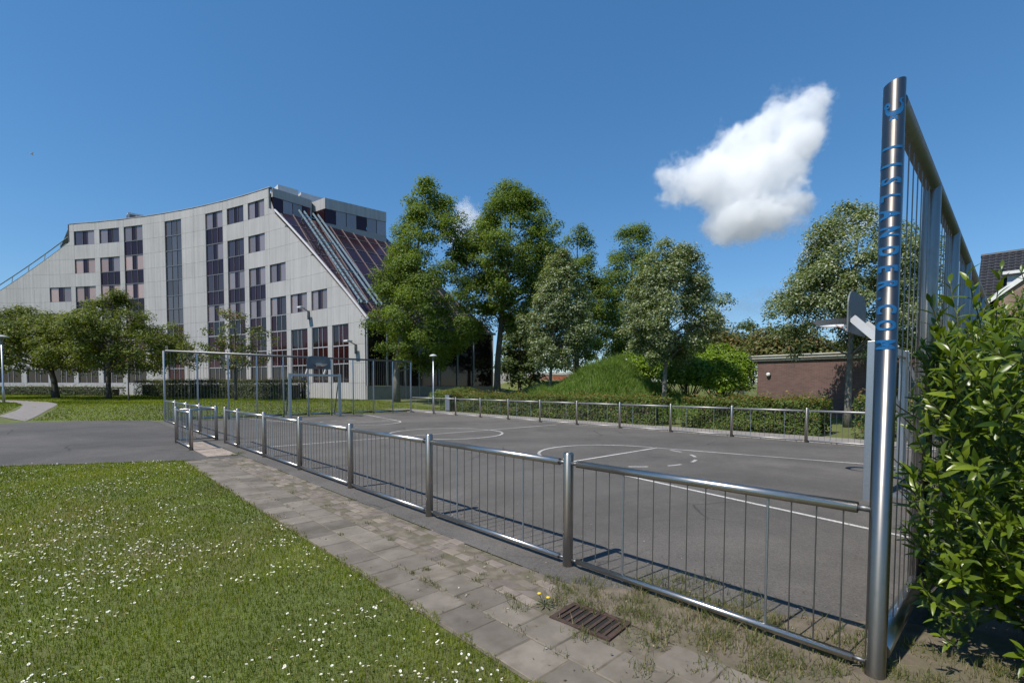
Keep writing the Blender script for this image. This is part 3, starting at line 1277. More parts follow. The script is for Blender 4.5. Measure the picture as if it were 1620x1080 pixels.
def slope_pt(x, t, lift=0.0):
    """t 0 at the eaves, 1 at the ridge"""
    return Vector((x, ey0 + (ty - ey0) * t, ez + (tz - ez) * t)) + Vector((0, -.652, .758)) * lift - BO


def left_x(t):
    s = SL_R[1][0] + (SL_R[0][0] - SL_R[1][0]) * t
    p = on_arc(s, .3)
    return p.x


slope = MB().poly([slope_pt(left_x(t), t, -.12) for t in (0, .25, .5, .75, 1)] + [slope_pt(26.2, 1, -.12), slope_pt(ex1, 0, -.12)]).build('slope_deck', M['frame'], bld)
NSEG = 7
x = 16.2
lines = list(np.arange(14.0, 31.4, 1.28))
for i in range(len(lines) - 1):
    for k in range(NSEG):
        t0, t1 = k / NSEG + .006, (k + 1) / NSEG - .006
        xa, xb = lines[i] + .05, lines[i + 1] - .05
        lo0, lo1 = max(xa, left_x(t0)), max(xa, left_x(t1))
        hx = lambda t: ex1 + (26.2 - ex1) * t
        hi0, hi1 = min(xb, hx(t0)), min(xb, hx(t1))
        if hi0 - lo0 < .15 or hi1 - lo1 < .15:
            continue
        MB().poly([slope_pt(lo0, t0, random.uniform(-.01, .01)), slope_pt(hi0, t0, 0), slope_pt(hi1, t1, random.uniform(-.01, .01)), slope_pt(lo1, t1, 0)]).build('pane', M['glass_red'], slope)
for xl in lines[1:]:
    t_top = 1.0 if xl < 26.2 else (ex1 - xl) / (ex1 - 26.2)
    t_bot = 0.0
    for t in np.linspace(0, 1, 60):
        if left_x(t) <= xl:
            t_bot = t
            break
    if t_top - t_bot < .03:
        continue
    MB().bar(slope_pt(xl, t_bot, .04), slope_pt(xl, t_top, .04), .06, .08).build('slope_mullion', M['slope_bar'], slope)
for k in range(1, NSEG):
    t = k / NSEG
    MB().bar(slope_pt(left_x(t), t, .02), slope_pt(ex1 + (26.2 - ex1) * t, t, .02), .05, .06, (0, -.65, .76)).build('slope_transom', M['frame'], slope)
# edge flashing along facade edge
MB().tube([slope_pt(left_x(t) - .15, t, .08) for t in np.linspace(0, 1, 12)], .13, 6).build('edge_flashing', M['mullion'], slope)
# maintenance ladder running up the slope
gy = MB()
for dx in (0, .55, 1.5, 2.05):
    gy.bar(slope_pt(15.9 + dx + .7, .10, .55), slope_pt(15.9 + dx, 1.02, .55), .10, .16)
for k in range(26):
    t = .12 + k * .034
    gy.bar(slope_pt(16.5 - .65 * t, t, .62), slope_pt(17.1 - .65 * t, t, .62), .05, .05)
for t in (.12, .4, .68, .96):
    gy.bar(slope_pt(16.4 - .6 * t, t, .5), slope_pt(18.8 - .6 * t, t, .5), .10, .10)
    for dx in (.2, 2.2):
        gy.bar(slope_pt(16.4 + dx - .6 * t, t, 0), slope_pt(16.4 + dx - .6 * t, t, .55), .08, .08)
gy.build('maintenance_gantry', M['rail_blue'], bld)
# glazed ground floor below the eaves
fl = MB()
fl.box((ex0 + .02 - BO.x, ey0 - BO.y, -.4), (ex1 - BO.x, ey0 + .25 - BO.y, 1.25))
fl.build('plinth', M['roofing'], bld)
gm = [16.55, 18.5, 20.4, 21.9, 24.2, 26.5, 28.6, 31.25]
for a, b in zip(gm[:-1], gm[1:]):
    o = MB().box((a + .05 - BO.x, ey0 + .08 - BO.y, 1.27 if a != 20.4 else -.36), (b - .05 - BO.x, ey0 + .10 - BO.y, 7.0)).build('window', M['glass_black'], bld)
for a in gm:
    MB().box((a - .05 - BO.x, ey0 - .06 - BO.y, 1.26 if a not in (20.4, 21.9) else -.36), (a + .05 - BO.x, ey0 + .07 - BO.y, 7.05)).build('mullion', M['mullion'], bld)
o = MB().box((ex0 - .2 - BO.x, ey0 - .25 - BO.y, 6.86), (ex1 + .2 - BO.x, ey0 - .02 - BO.y, 7.1)).build('gutter', M['mullion'], bld)
m = MB()
m.poly([(ex1 - BO.x, ey0 + .02 - BO.y, -.4), (ex1 - BO.x, ey0 + 16 - BO.y, -.4), (ex1 - BO.x, ey0 + 16 - BO.y, 7.1), (ex1 - BO.x, ey0 + .02 - BO.y, 7.1)])
m.poly([slope_pt(ex1, 0), Vector((ex1 + 0, ty, ez)) - BO, Vector((26.2, ty, tz)) - BO])
m.build('side_wall', M['glass_black'], bld)
# top storey set back over the slope
def top_wall(pts, zs, nm, mat, thick=.3):
    for (xa, ya), (xb, yb) in zip(pts[:-1], pts[1:]):
        d = Vector((xb - xa, yb - ya, 0)).normalized()
        nn = Vector((-d.y, d.x, 0)) * thick
        a, b = Vector((xa, ya, 0)), Vector((xb, yb, 0))
        q = [a, b, b + nn, a + nn]
        m = MB()
        lo = [v + Vector((0, 0, zs[0])) - BO for v in q]
        hi = [v + Vector((0, 0, zs[1])) - BO for v in q]
        m.poly(lo[::-1]).poly(hi)
        for i in range(4):
            j = (i + 1) % 4
            m.poly([lo[i], lo[j], hi[j], hi[i]])
        o = m.build(nm, mat, bld)
        ul = o.data.uv_layers.new(name='run')
        for lp in o.data.loops:
            v = o.data.vertices[lp.vertex_index].co
            ul.data[lp.index].uv = (v.x + v.y, v.z)


TW1 = [(13.45, 54.62), (17.75, 55.2)]
TW2 = [(18.0, 55.9), (18.55, 53.43), (25.72, 52.75), (26.3, 58.0)]
top_wall(TW1, (21.7, 22.62), 'parapet', M['concrete'])
top_wall(TW2, (21.45, 22.62), 'parapet', M['concrete'])
top_wall(TW2[1:], (19.0, 19.85), 'apron', M['joint'])
for P, Q, n_, zt in ((TW1[0], TW1[1], 4, 21.68), (TW2[0], TW2[1], 1, 21.43), (TW2[1], TW2[2], 6, 21.43), (TW2[2], TW2[3], 6, 21.43)):
    for k in range(n_):
        a = (P[0] + (Q[0] - P[0]) * (k + .03) / n_, P[1] + (Q[1] - P[1]) * (k + .03) / n_ + .08)
        b = (P[0] + (Q[0] - P[0]) * (k + .97) / n_, P[1] + (Q[1] - P[1]) * (k + .97) / n_ + .08)
        top_wall([a, b], (19.87, zt), 'window', M['glass_dark'] if k % 3 == 0 else M['glass_blind'], .1)
top_wall([(17.75, 55.2), (18.0, 55.9)], (19.9, 22.62), 'panel', M['concrete'])
MB().poly([Vector((x_, y_, 22.35)) - BO for x_, y_ in ((13.6, 54.8), (17.7, 55.4), (18.1, 55.9), (18.7, 53.7), (25.6, 53.0), (26.1, 58), (26.1, 66), (13, 66))]).build('roof', M['roofing'], bld)
m = MB()
m.box((14.8 - BO.x, 57.2 - BO.y, 22), (17.0 - BO.x, 60 - BO.y, 23.75)).box((17.3 - BO.x, 57.2 - BO.y, 22), (21.5 - BO.x, 60 - BO.y, 23.6))
m.build('rooftop_plant', M['grey_paint'], bld)
m = MB()
m.box((3.4 - BO.x, 80.5 - BO.y, 22.0), (6.0 - BO.x, 82.0 - BO.y, 23.95))
rp = m.build('rooftop_plant', M['grey_paint'], bld)
for k in range(3):
    MB().box((3.34 - BO.x, 80.62 + k * .42 - BO.y, 22.9), (3.39 - BO.x, 80.95 + k * .42 - BO.y, 23.7)).build('louvre', M['frame'], rp)
    MB().box((3.6 + k * .8 - BO.x, 80.44 - BO.y, 22.9), (4.2 + k * .8 - BO.x, 80.49 - BO.y, 23.7)).build('louvre', M['frame'], rp)


def wall_lamp(label, s, z):
    p = on_arc(s, 0, z)
    a = math.atan2(BC[1] - p.y, BC[0] - p.x)
    root = empty('wall_floodlight', p, a)
    tag(root, label, 'light')
    MB().box((-.02, -.1, -.75), (.16, .1, .1)).build('bracket', M['galv_dark'], root)
    MB().bar((.1, 0, .05), (.75, 0, .3), .08, .08).build('arm', M['galv_dark'], root)
    bevel(MB().box((.6, -.32, .24), (1.15, .32, .42)).build('lamp_head', M['grey_paint'], root), .04)


wall_lamp('grey floodlight on a bracket high on the concrete facade, between window columns', -6.66, 9.0)
wall_lamp('grey floodlight on the concrete facade near its right corner', -14.3, 5.3)

# ------------------------------------------------------------------ brick shed
sh = empty('brick_shed', (23.3, -2, .15))
tag(sh, 'low flat-roofed purple brick shed with white fascia behind the hedge', 'shed')


def wall_uv(name, lo, hi, mat, parent):
    o = MB().box(lo, hi).build(name, mat, parent)
    ul = o.data.uv_layers.new(name='run')
    for pol in o.data.polygons:
        for lp in pol.loop_indices:
            v = o.data.vertices[o.data.loops[lp].vertex_index].co
            ul.data[lp].uv = ((v.y if abs(pol.normal.x) > .5 else v.x), v.z)
    return o


wall_uv('wall', (0, 0, -.3), (7, 11.0, 2.85), M['brick'], sh)
for k, (z0, z1, o_) in enumerate(((2.80, 2.90, .1), (2.91, 3.02, .17), (3.03, 3.09, .22))):
    MB().box((-o_, -.2 - o_, z0), (-o_ + .12 + .1 * k, 11.2 + o_, z1)).build('fascia_board', M['cream'], sh)
    MB().box((-o_ + .12 + .1 * k, 11.07 + o_, z0), (7.2, 11.2 + o_, z1)).build('fascia_board', M['cream'], sh)
MB().box((-.1, -.2, 3.0), (7.2, 11.3, 3.09)).build('roof', M['roofing'], sh)
MB().box((-.05, 4.2, .0), (.02, 5.2, 2.1)).build('door', M['frame'], sh)
wl = empty('round_wall_light', (23.29, 8.45, 2.25))
tag(wl, 'small round white light on the brick shed wall', 'light')
MB().tube([(0, 0, 0), (-.05, 0, 0)], .11, 14).build('base', M['galv_dark'], wl)
MB().tube([(-.05, 0, 0), (-.10, 0, 0), (-.15, 0, 0)], [.105, .10, .05], 14).build('globe', M['white'], wl, True)

# ------------------------------------------------------------------ house with black tiled roof
hs = empty('tiled_house', (38.5, 1.7, 0))
tag(hs, 'brown brick house with black tiled roof and white bargeboards at right edge', 'house')
wall_uv('wall', (.5, -14, -.2), (8, -.4, 6.4), M['brick_house'], hs)
# roof: eave at x=0 z=6.3, ridge at x=4.3, z=10.55
ts = MB()
sl = Vector((4.3, 0, 4.25)).normalized()
slen = Vector((4.3, 0, 4.25)).length
up_ = Vector((-sl.z, 0, sl.x))
nrow, ncol = 19, 46
for r_ in range(nrow):
    for c_ in range(ncol):
        y = -.02 - c_ * .305
        a = Vector((0, y, 6.3)) + sl * (r_ * slen / nrow)
        b = a + sl * (slen / nrow + .06)
        base = len(ts.v)
        prof = ((0, .015), (.06, .055), (.13, .06), (.19, .03), (.26, .0), (.303, .012))
        for e, lift in ((a, .045), (b, .0)):
            for dy, h in prof:
                ts.v.append(tuple(e + Vector((0, -dy, 0)) + up_ * (h + lift)))
        for k in range(5):
            ts.f.append((base + k, base + k + 1, base + 7 + k, base + 6 + k))
        ts.f.append(tuple(base + k for k in range(6)))
ts.build('roof_tiles', M['roof_tile'], hs, kind='stuff')
m = MB()
m.poly([(0, .0, 6.28), (4.3, 0, 10.53), (8.6, 0, 6.28), (8.6, -14, 6.28), (4.3, -14, 10.53), (0, -14, 6.28)][:3])
m.poly([(4.32, 0, 10.5), (8.6, 0, 6.28), (8.6, -14, 6.28), (4.32, -14, 10.5)])
m.poly([(0, 0, 6.26), (0, -14, 6.26), (4.3, -14, 10.48), (4.3, 0, 10.48)])
m.build('roof', M['roof_tile'], hs)
MB().tube([(4.3, .02, 10.58), (4.3, -14, 10.58)], .13, 8).build('ridge', M['roof_tile'], hs)
# front gable with white boards
gb = MB()
gyc = -4.2
gb.poly([(-.9, -.9, 0), (-.9, -7.5, 0), (-.9, -7.5, 6.6), (-.9, gyc, 9.6), (-.9, -.9, 6.9)])
o = gb.build('gable', M['brick_house'], hs)
ul = o.data.uv_layers.new(name='run')
for lp in o.data.loops:
    v = o.data.vertices[lp.vertex_index].co
    ul.data[lp.index].uv = (v.y, v.z)
MB().bar((-1.0, -.2, 6.45), (-1.0, gyc, 9.85), .14, .26).build('bargeboard', M['white'], hs)
MB().bar((-1.0, gyc - .05, 9.85), (-1.0, -8.2, 6.45), .14, .26).build('bargeboard', M['white'], hs)
MB().poly([(-1.0, -.1, 6.55), (-1.0, gyc, 9.98), (3.8, gyc, 9.98), (.4, -.1, 6.55)]).build('gable_roof', M['roof_tile'], hs)
MB().poly([(-1.0, -8.3, 6.55), (-1.0, gyc, 9.98), (3.8, gyc, 9.98), (.4, -8.3, 6.55)]).build('gable_roof', M['roof_tile'], hs)
dm = MB().box((.9, -3.6, 7.9), (3.2, -1.35, 8.55)).build('dormer', M['grey_paint'], hs)
MB().box((.6, -3.8, 8.56), (3.4, -1.15, 8.74)).build('dormer_fascia', M['white'], dm)

# ------------------------------------------------------------------ lamps, bin, sign, wall, bird
def lamp(label, x, y, h, s=1.0):
    root = empty('street_lamp', (x, y, float(ground_z(x, y))))
    tag(root, label, 'lamp')
    MB().lathe([(.075, -.05), (.075, .95), (.06, 1.0), (.048, 1.05), (.04, h - .12)], 14).build('pole', M['galv'], root, True)
    MB().lathe([(.05, h - .12), (.09, h - .06), (.12, h - .02)], 14).build('lamp_neck', M['galv_dark'], root, True)
    MB().lathe([(.22 * s, h - .02), (.25 * s, h), (.20 * s, h + .06), (.08 * s, h + .11), (.02, h + .12)], 20).build('lamp_hood', M['grey_paint'], root, True)


lamp('slim grey street lamp with a mushroom hood beyond the far corner of the court', 13.75, 24.85, 3.5)
lamp('slim street lamp on the grass island at the left edge', -6.15, 45.3, 4.35, 1.5)
bn = empty('waste_bin', (14.75, 24.6, .0), R(20))
tag(bn, 'galvanised grey waste bin beside the far fence', 'bin')
bevel(MB().box((-.2, -.17, .06), (.2, .17, .98)).build('body', M['galv'], bn), .03)
bevel(MB().box((-.215, -.185, .985), (.215, .185, 1.05)).build('lid', M['galv_dark'], bn), .02)
MB().box((-.13, -.19, .72), (.13, -.172, .90)).build('slot', M['hole'], bn)
MB().box((-.15, -.12, -.03), (.15, .12, .06)).build('foot', M['galv_dark'], bn)
sg = empty('entrance_sign', (13.0, 45.2, .38), R(20))
tag(sg, 'dark blue sign column with a white panel beside the clipped hedge', 'sign')
MB().box((-.06, -.26, -.1), (.06, .26, 2.0)).build('column', M['dark_panel'], sg)
MB().box((-.075, -.16, 1.25), (-.063, .12, 1.55)).build('panel', M['white'], sg)
gw = empty('boundary_wall', (38.5, 45.4, 2.25), math.atan2(-7.5, 8.0))
tag(gw, 'distant low wall, part white and part red, seen between the tree trunks', 'wall')
MB().box((-2, 0, -.6), (3.2, .25, 1.25)).build('white_section', M['offwhite'], gw)
MB().box((3.22, .02, -.6), (12, .27, .9)).build('red_section', M['red'], gw)
MB().box((3.22, -.02, .91), (12, .3, 1.2)).build('coping', M['offwhite'], gw)
bd = empty('flying_bird', (-5.47, 83.8, 30.0), R(40))
tag(bd, 'tiny bird flying high in the left part of the sky', 'bird')
MB().tube([(-.22, 0, 0), (-.1, 0, .01), (.08, 0, .01), (.2, 0, 0), (.26, 0, -.01)], [.015, .06, .065, .04, .012], 8).build('body', M['grey_paint'], bd, True)
for s in (-1, 1):
    MB().poly([(.08, s * .03, .03), (-.08, s * .03, .03), (-.10, s * .28, .16), (-.14, s * .52, .10), (.0, s * .30, .17)]).build('wing', M['grey_paint'], bd)


# ------------------------------------------------------------------ trees
def crown_points(prof, h0, h1, n, seed, gap=.28, ell=(1, 1), shell=.45):
    """clump centres in a crown whose radius follows prof (fraction of height -> radius)"""
    ts_, rs_ = zip(*prof)
    r_max = max(rs_)
    out = []
    tries = 0
    while len(out) < n and tries < n * 40:
        tries += 1
        t = random.random()
        r = np.interp(t, ts_, rs_)
        if random.random() > (r / r_max) ** 1.3 + .06:
            continue
        a = random.uniform(0, 2 * math.pi)
        z = h0 + (h1 - h0) * t
        lump = 1 + .5 * mnoise.noise(Vector((math.cos(a) * 1.7 + seed, math.sin(a) * 1.7, z * .42 + seed * 3)))
        rr = r * lump * (shell + (1 - shell) * math.sqrt(random.random()))
        p = Vector((rr * math.cos(a) * ell[0], rr * math.sin(a) * ell[1], z + random.uniform(-.25, .25)))
        if mnoise.noise(p * .48 + Vector((seed * 7.7, 0, 0))) < -gap:
            continue
        out.append(p)
    return np.array([tuple(p) for p in out])


def tree(label, x, y, h, prof, base_h, n_clump, per, leaf, leaf_mat_, bark, tr, seed, spread=.55, lean=(0, 0), gap=.28,
         group=None, name='tree', shell=.45, ell=(1, 1), cat='tree', off=(0, 0)):
    random.seed(seed)
    z0 = float(ground_z(x, y))
    root = empty(name, (x, y, z0), 0)
    tag(root, label, cat, group)
    C_ = crown_points(prof, base_h, h, n_clump, seed, gap, ell, shell)
    C_[:, 0] += off[0]
    C_[:, 1] += off[1]
    n = len(C_)
    ctr = np.array([off[0], off[1], (base_h + h) / 2])
    lr = spread * rng.uniform(.6, 1.3, n)
    cnt = np.maximum(4, (per * (lr / spread) ** 2)).astype(int)
    own = np.repeat(np.arange(n), cnt)
    N_ = len(own)
    dv = rand_unit(N_)
    flip = (dv[:, 2] < -.15) & (rng.random(N_) < .75)
    dv[:, 2] = np.where(flip, -dv[:, 2], dv[:, 2])
    rf = np.clip(rng.normal(.82, .22, N_), .1, 1.45)
    P = C_[own] + dv * (lr[own] * rf)[:, None] * np.array([1, 1, .86])
    out = unit(P - ctr)
    nr = dv * .6 + out * .2 + np.array([0, 0, .5]) + rand_unit(N_) * .6
    ax = dv * .5 + rand_unit(N_) * .8 + np.array([0, 0, -.3])
    ln = leaf * rng.uniform(.7, 1.3, len(P))
    ct = np.clip(rng.normal(.45, .17, n), 0, 1)[own]
    tint = np.clip(ct + rng.normal(0, .2, len(P)), 0, 1)
    if leaf_mat_ is M['leaf_lime']:
        tint = np.where(rng.random(N_) < .2, 1.0, np.minimum(tint, .86))
    me = leaves_mesh('crown', P, nr, ax, ln, ln * .68, tint, leaf_mat_)
    cr = inst('crown', me, root)
    cr['kind'] = 'stuff'
    # trunk and limbs
    tm = MB()
    top = h * .93
    k = 9
    pts, rad = [], []
    for i in range(k + 1):
        f = i / k
        w = .22 * math.sin(f * 5 + seed) * f
        pts.append((lean[0] * f + off[0] * max(0, f - .18) * 1.1 + w * tr * .9, lean[1] * f + off[1] * max(0, f - .18) * 1.1 - w * tr * .7, -.1 + (top + .1) * f))
        rad.append(tr * (1 - f) ** .75 + .012 if i else tr * 1.35)
    tm.tube(pts, rad, 10)
    tk = tm.build('trunk', bark, root, True)
    lm = MB()
    idx = np.random.default_rng(seed).choice(n, min(n, 34), False)
    for j in idx:
        c = Vector(C_[j])
        f = max(base_h / top + .02, min(.86, (c.z - .28 * Vector((c.x - off[0], c.y - off[1])).length * 1.6) / top))
        q = f * k
        i0 = min(int(q), k - 1)
        s = Vector(pts[i0]).lerp(Vector(pts[i0 + 1]), q - i0)
        md = s.lerp(c, .5) + Vector((0, 0, .12 * (c - s).length))
        r0 = max(.02, tr * (1 - f) ** .8 * .45)
        lm.tube([s, md, c], [r0, r0 * .6, .012], 6, False)
    lm.build('limb', bark, tk, True)
    return root


pop = [(0, .6), (.12, 3.3), (.26, 4.7), (.42, 4.2), (.56, 3.5), (.68, 3.2), (.8, 2.1), (.92, 1.2), (1, .35)]
tree('tall dark green tree covering the right flank of the office building', 16.9, 35.0, 18.0, pop, 2.3, 340, 235, .165, M['leaf_poplar'],
     M['trunk_pale'],   .27, 11, .78, off=(2.0, -2.0), gap=.25, group='tall trees beside the office building')
pop2 = [(0, .5), (.1, 1.6), (.24, 3.2), (.4, 4.3), (.56, 4.0), (.7, 3.1), (.84, 1.9), (.94, 1.0), (1, .3)]
tree('tall dark green tree with a bare lower trunk beside the glass flank', 23.2, 29.5, 18.3, pop2, 5.6, 300, 235, .165, M['leaf_poplar'],
     M['trunk'], .29, 23, .74, gap=.22, off=(1.0, -.9), group='tall trees beside the office building')
con = [(0, 1.0), (.15, 2.3), (.4, 2.3), (.65, 1.5), (.85, .8), (1, .15)]
tree('slender pointed tree rising behind the pale lime tree', 32.0, 28.2, 16.4, [(t, r * 1.25) for t, r in con], 3.6, 150, 210, .175, M['leaf_poplar'], M['trunk'], .24, 31, .75, gap=.4,
     group='trees behind the grass mound')
tree('broad dark tree between the two silvery limes, further back', 38.3, 26.4, 16.9, [(0, 1.5), (.2, 3.0), (.5, 3.3), (.75, 2.3), (.92, 1.2), (1, .3)], 3.0, 190, 225, .18,
     M['leaf_poplar'], M['trunk'], .28, 37, .9, gap=.38, group='trees behind the grass mound')
lime = [(0, .9), (.12, 1.75), (.3, 2.2), (.5, 2.05), (.7, 1.5), (.88, .8), (1, .2)]
tree('silvery lime tree with a thin pale trunk left of the grass mound', 19.8, 20.45, 10.2, [(t, r * .98) for t, r in lime], 2.6, 270, 170, .12, M['leaf_lime'], M['trunk_pale'], .11, 41, .44,
     gap=.22, group='silver limes behind the hedge', off=(.35, -.35))
tree('rounded silvery lime tree with a pale trunk right of the grass mound', 19.7, 12.3, 9.3, [(t, r * 1.06) for t, r in lime], 2.7, 320, 175, .108, M['leaf_lime'], M['trunk_pale'], .12, 43, .42,
     gap=.24, group='silver limes behind the hedge', off=(.2, -.2))
tree('silvery lime tree in front of the brick shed, partly behind the lettered post', 18.95, 4.1, 8.4, [(0, 1.2), (.1, 2.1), (.28, 2.75), (.5, 2.45), (.7, 1.75), (.88, .95), (1, .3)], 2.65, 360, 200, .092, M['leaf_lime'],
     M['trunk_pale'], .12, 47, .42, gap=.2, group='silver limes behind the hedge', off=(.15, -.1))
ch = [(0, 2.2), (.2, 4.4), (.5, 4.9), (.75, 3.6), (.92, 1.6), (1, .4)]
tree('spreading olive green tree with a thick dark trunk near the left edge', -3.85, 61.7, 8.0, [(t, r * 1.3) for t, r in ch], 2.5, 260, 160, .2, M['leaf_cherry'], M['trunk'], .27, 53, .78,
     gap=.3, group='spreading trees before the office building', off=(-1.2, 1.0))
tree('spreading olive green tree with a slim dark trunk before the facade', -.4, 54.4, 9.2, [(0, 3.0), (.18, 5.6), (.42, 5.2), (.62, 3.3), (.82, 1.6), (1, .4)], 2.4, 250, 160, .18, M['leaf_cherry'], M['trunk'], .2, 59, .72,
     gap=.3, group='spreading trees before the office building', off=(.5, -.4))
tree('young loose-crowned tree with reddish leaves before the clipped hedge', 7.25, 44.5, 7.7, [(0, .8), (.15, 2.3), (.45, 2.9), (.7, 1.9), (.9, .8), (1, .2)], 2.5, 70, 55, .19, M['leaf_young'], M['trunk'], .12, 61, .5,
     gap=.2, shell=.25)
tree('small sapling with one tuft of leaves, left of the young tree', 4.6, 48.3, 5.0, [(0, .5), (.5, .8), (1, .2)], 2.4, 18, 26, .2, M['leaf_young'], M['trunk_pale'], .04, 67, .3, gap=.5)
tree('thin bare staked sapling left of the court corner', .4, 46.8, 3.6, [(0, .12), (1, .1)], 2.2, 3, 8, .16, M['leaf_young'], M['trunk'], .05, 68, .15, gap=1)
for i, (x, y, h, r, lb) in enumerate(((44, 46, 9.5, 3.6, 'bushy background tree beside the distant white wall'), (58, 50, 12, 5.0, 'hazy green tree behind the distant wall, left one'),
                                      (62, 41, 9, 4.6, 'low green tree behind the distant wall, middle one'), (66, 33, 8.6, 4.6, 'low green tree behind the distant wall, right one'),
                                      (33.5, 37.5, 9.5, 2.4, 'slim light green tree right beside the dark glass corner'), (60, 24, 9.5, 5, 'distant rounded tree glimpsed behind the limes'))):
    tree(lb, x, y, h, [(0, r * .6), (.25, r), (.6, r * .9), (.85, r * .5), (1, .3)], 1.4, 55, 120, .34, M['leaf_back'], M['trunk'], .2, 71 + i, 1.0, gap=.5, group='background trees')


# ------------------------------------------------------------------ hedges and bushes
def hedge(name, label, P, wd, hgt, n, leaf, mat, seed, cat='hedge', red=.12, wob=.15, group=None):
    """clipped run along polyline P (list of (x, y)), leaves over a lumpy box"""
    r_ = np.random.default_rng(seed)
    P = np.array(P, float)
    x0, y0 = P[0]
    z0 = float(ground_z(x0, y0))
    root = empty(name, (x0, y0, z0))
    tag(root, label, cat, group)
    d = np.r_[0, np.cumsum(np.hypot(*np.diff(P, axis=0).T))]
    s = r_.uniform(0, d[-1], n)
    cx_, cy_ = np.interp(s, d, P[:, 0]), np.interp(s, d, P[:, 1])
    e = .05
    tx = np.interp(s + e, d, P[:, 0]) - np.interp(s - e, d, P[:, 0])
    ty_ = np.interp(s + e, d, P[:, 1]) - np.interp(s - e, d, P[:, 1])
    tn = np.hypot(tx, ty_) + 1e-9
    nx, ny = ty_ / tn, -tx / tn
    peri = 2 * hgt + wd
    u = r_.uniform(0, peri, n)
    lumps = np.array([mnoise.noise(Vector((a * .9 + seed, b * 2.1, seed))) for a, b in zip(s, u)])
    depth = (1 - np.abs(r_.normal(0, .13, n))) * (1 + wob * lumps)
    off = np.where(u < hgt, -wd / 2, np.where(u < hgt + wd, -wd / 2 + (u - hgt), wd / 2))
    zz = np.where(u < hgt, u, np.where(u < hgt + wd, hgt, hgt - (u - hgt - wd)))
    on = np.where(u < hgt, -1., np.where(u < hgt + wd, 0., 1.))
    top = on == 0
    off_n = off * np.where(top, 1, depth)
    zz = np.where(top, zz * (1 + .1 * lumps * wob / .15) - np.abs(r_.normal(0, .07, n)), zz * (1 + .04 * lumps))
    sp = top & (r_.random(n) < .16)
    zz = zz + np.where(sp, r_.random(n) ** 2 * .30, 0)
    gz = ground_z(cx_, cy_) - z0
    pos = np.stack([cx_ + nx * off_n - x0, cy_ + ny * off_n - y0, np.maximum(zz, .03) + gz], -1)
    nrm = np.stack([nx * on, ny * on, top * 1.0 + .35], -1) + rand_unit(n) * .8
    tint = np.clip(r_.normal(.42, .2, n) + .25 * lumps, 0, .85)
    isr = (r_.random(n) < red * np.where(top, 2.5, .35))
    tint = np.where(isr, .97, tint)
    ln = leaf * r_.uniform(.7, 1.3, n)
    me = leaves_mesh('foliage', pos, nrm, rand_unit(n) + np.array([0, 0, .3]), ln, ln * .65, tint, mat)
    o = inst('foliage', me, root)
    o['kind'] = 'stuff'
    # dark twiggy core so the mass is not see-through
    cm = MB()
    mm = max(2, int(d[-1] / 1.5))
    sv = np.linspace(0.6, d[-1] - .6, mm)
    for a, b in zip(sv[:-1], sv[1:]):
        pa, pb = (np.interp(a, d, P[:, 0]) - x0, np.interp(a, d, P[:, 1]) - y0), (np.interp(b, d, P[:, 0]) - x0, np.interp(b, d, P[:, 1]) - y0)
        zc = float(ground_z(pa[0] + x0, pa[1] + y0)) - z0
        cm.bar((pa[0], pa[1], hgt * .42 + zc), (pb[0], pb[1], hgt * .42 + zc), wd * .5, hgt * .7)
    cm.build('branch_core', M['trunk'], root)
    return root


HX = W + 2.75
hedge('hedge', 'long red-tipped hedge running along the far fence, left of the gap', [(HX + .9, L + 1.2), (HX + .3, 20), (HX - .1, 9.6)], 1.5, 1.15, 36000, .085, M['leaf_hedge'], 3, wob=.3, group='hedges behind the far fence')
hedge('hedge', 'red-tipped hedge behind the far fence, in front of the brick shed', [(HX + .15, 8.7), (HX + .25, 3.95)], 1.6, 1.15, 18000, .08, M['leaf_hedge'], 4, group='hedges behind the far fence', wob=.4)
hedge('hedge', 'short red-tipped hedge right of the lime trunk, seen through the tall fence', [(HX + .3, 3.1), (HX + .3, -4)], 1.6, 1.3, 14000, .08, M['leaf_hedge'], 5, group='hedges behind the far fence')
hedge('hedge', 'clipped dark green hedge standing before the office facade', [(12.3, 43.9), (9.6, 50), (6.1, 57.9), (3.3, 66)], 2.2, 1.72, 26000, .13, M['leaf_clipped'], 6)
hedge('hedge', 'low dark shaded hedge under the spreading trees along the facade', [(1.5, 72), (-1.2, 76), (-3.35, 79), (-9.2, 87), (-14, 92)], 1.6, 1.0, 12000, .15, M['leaf_clipped'], 8)


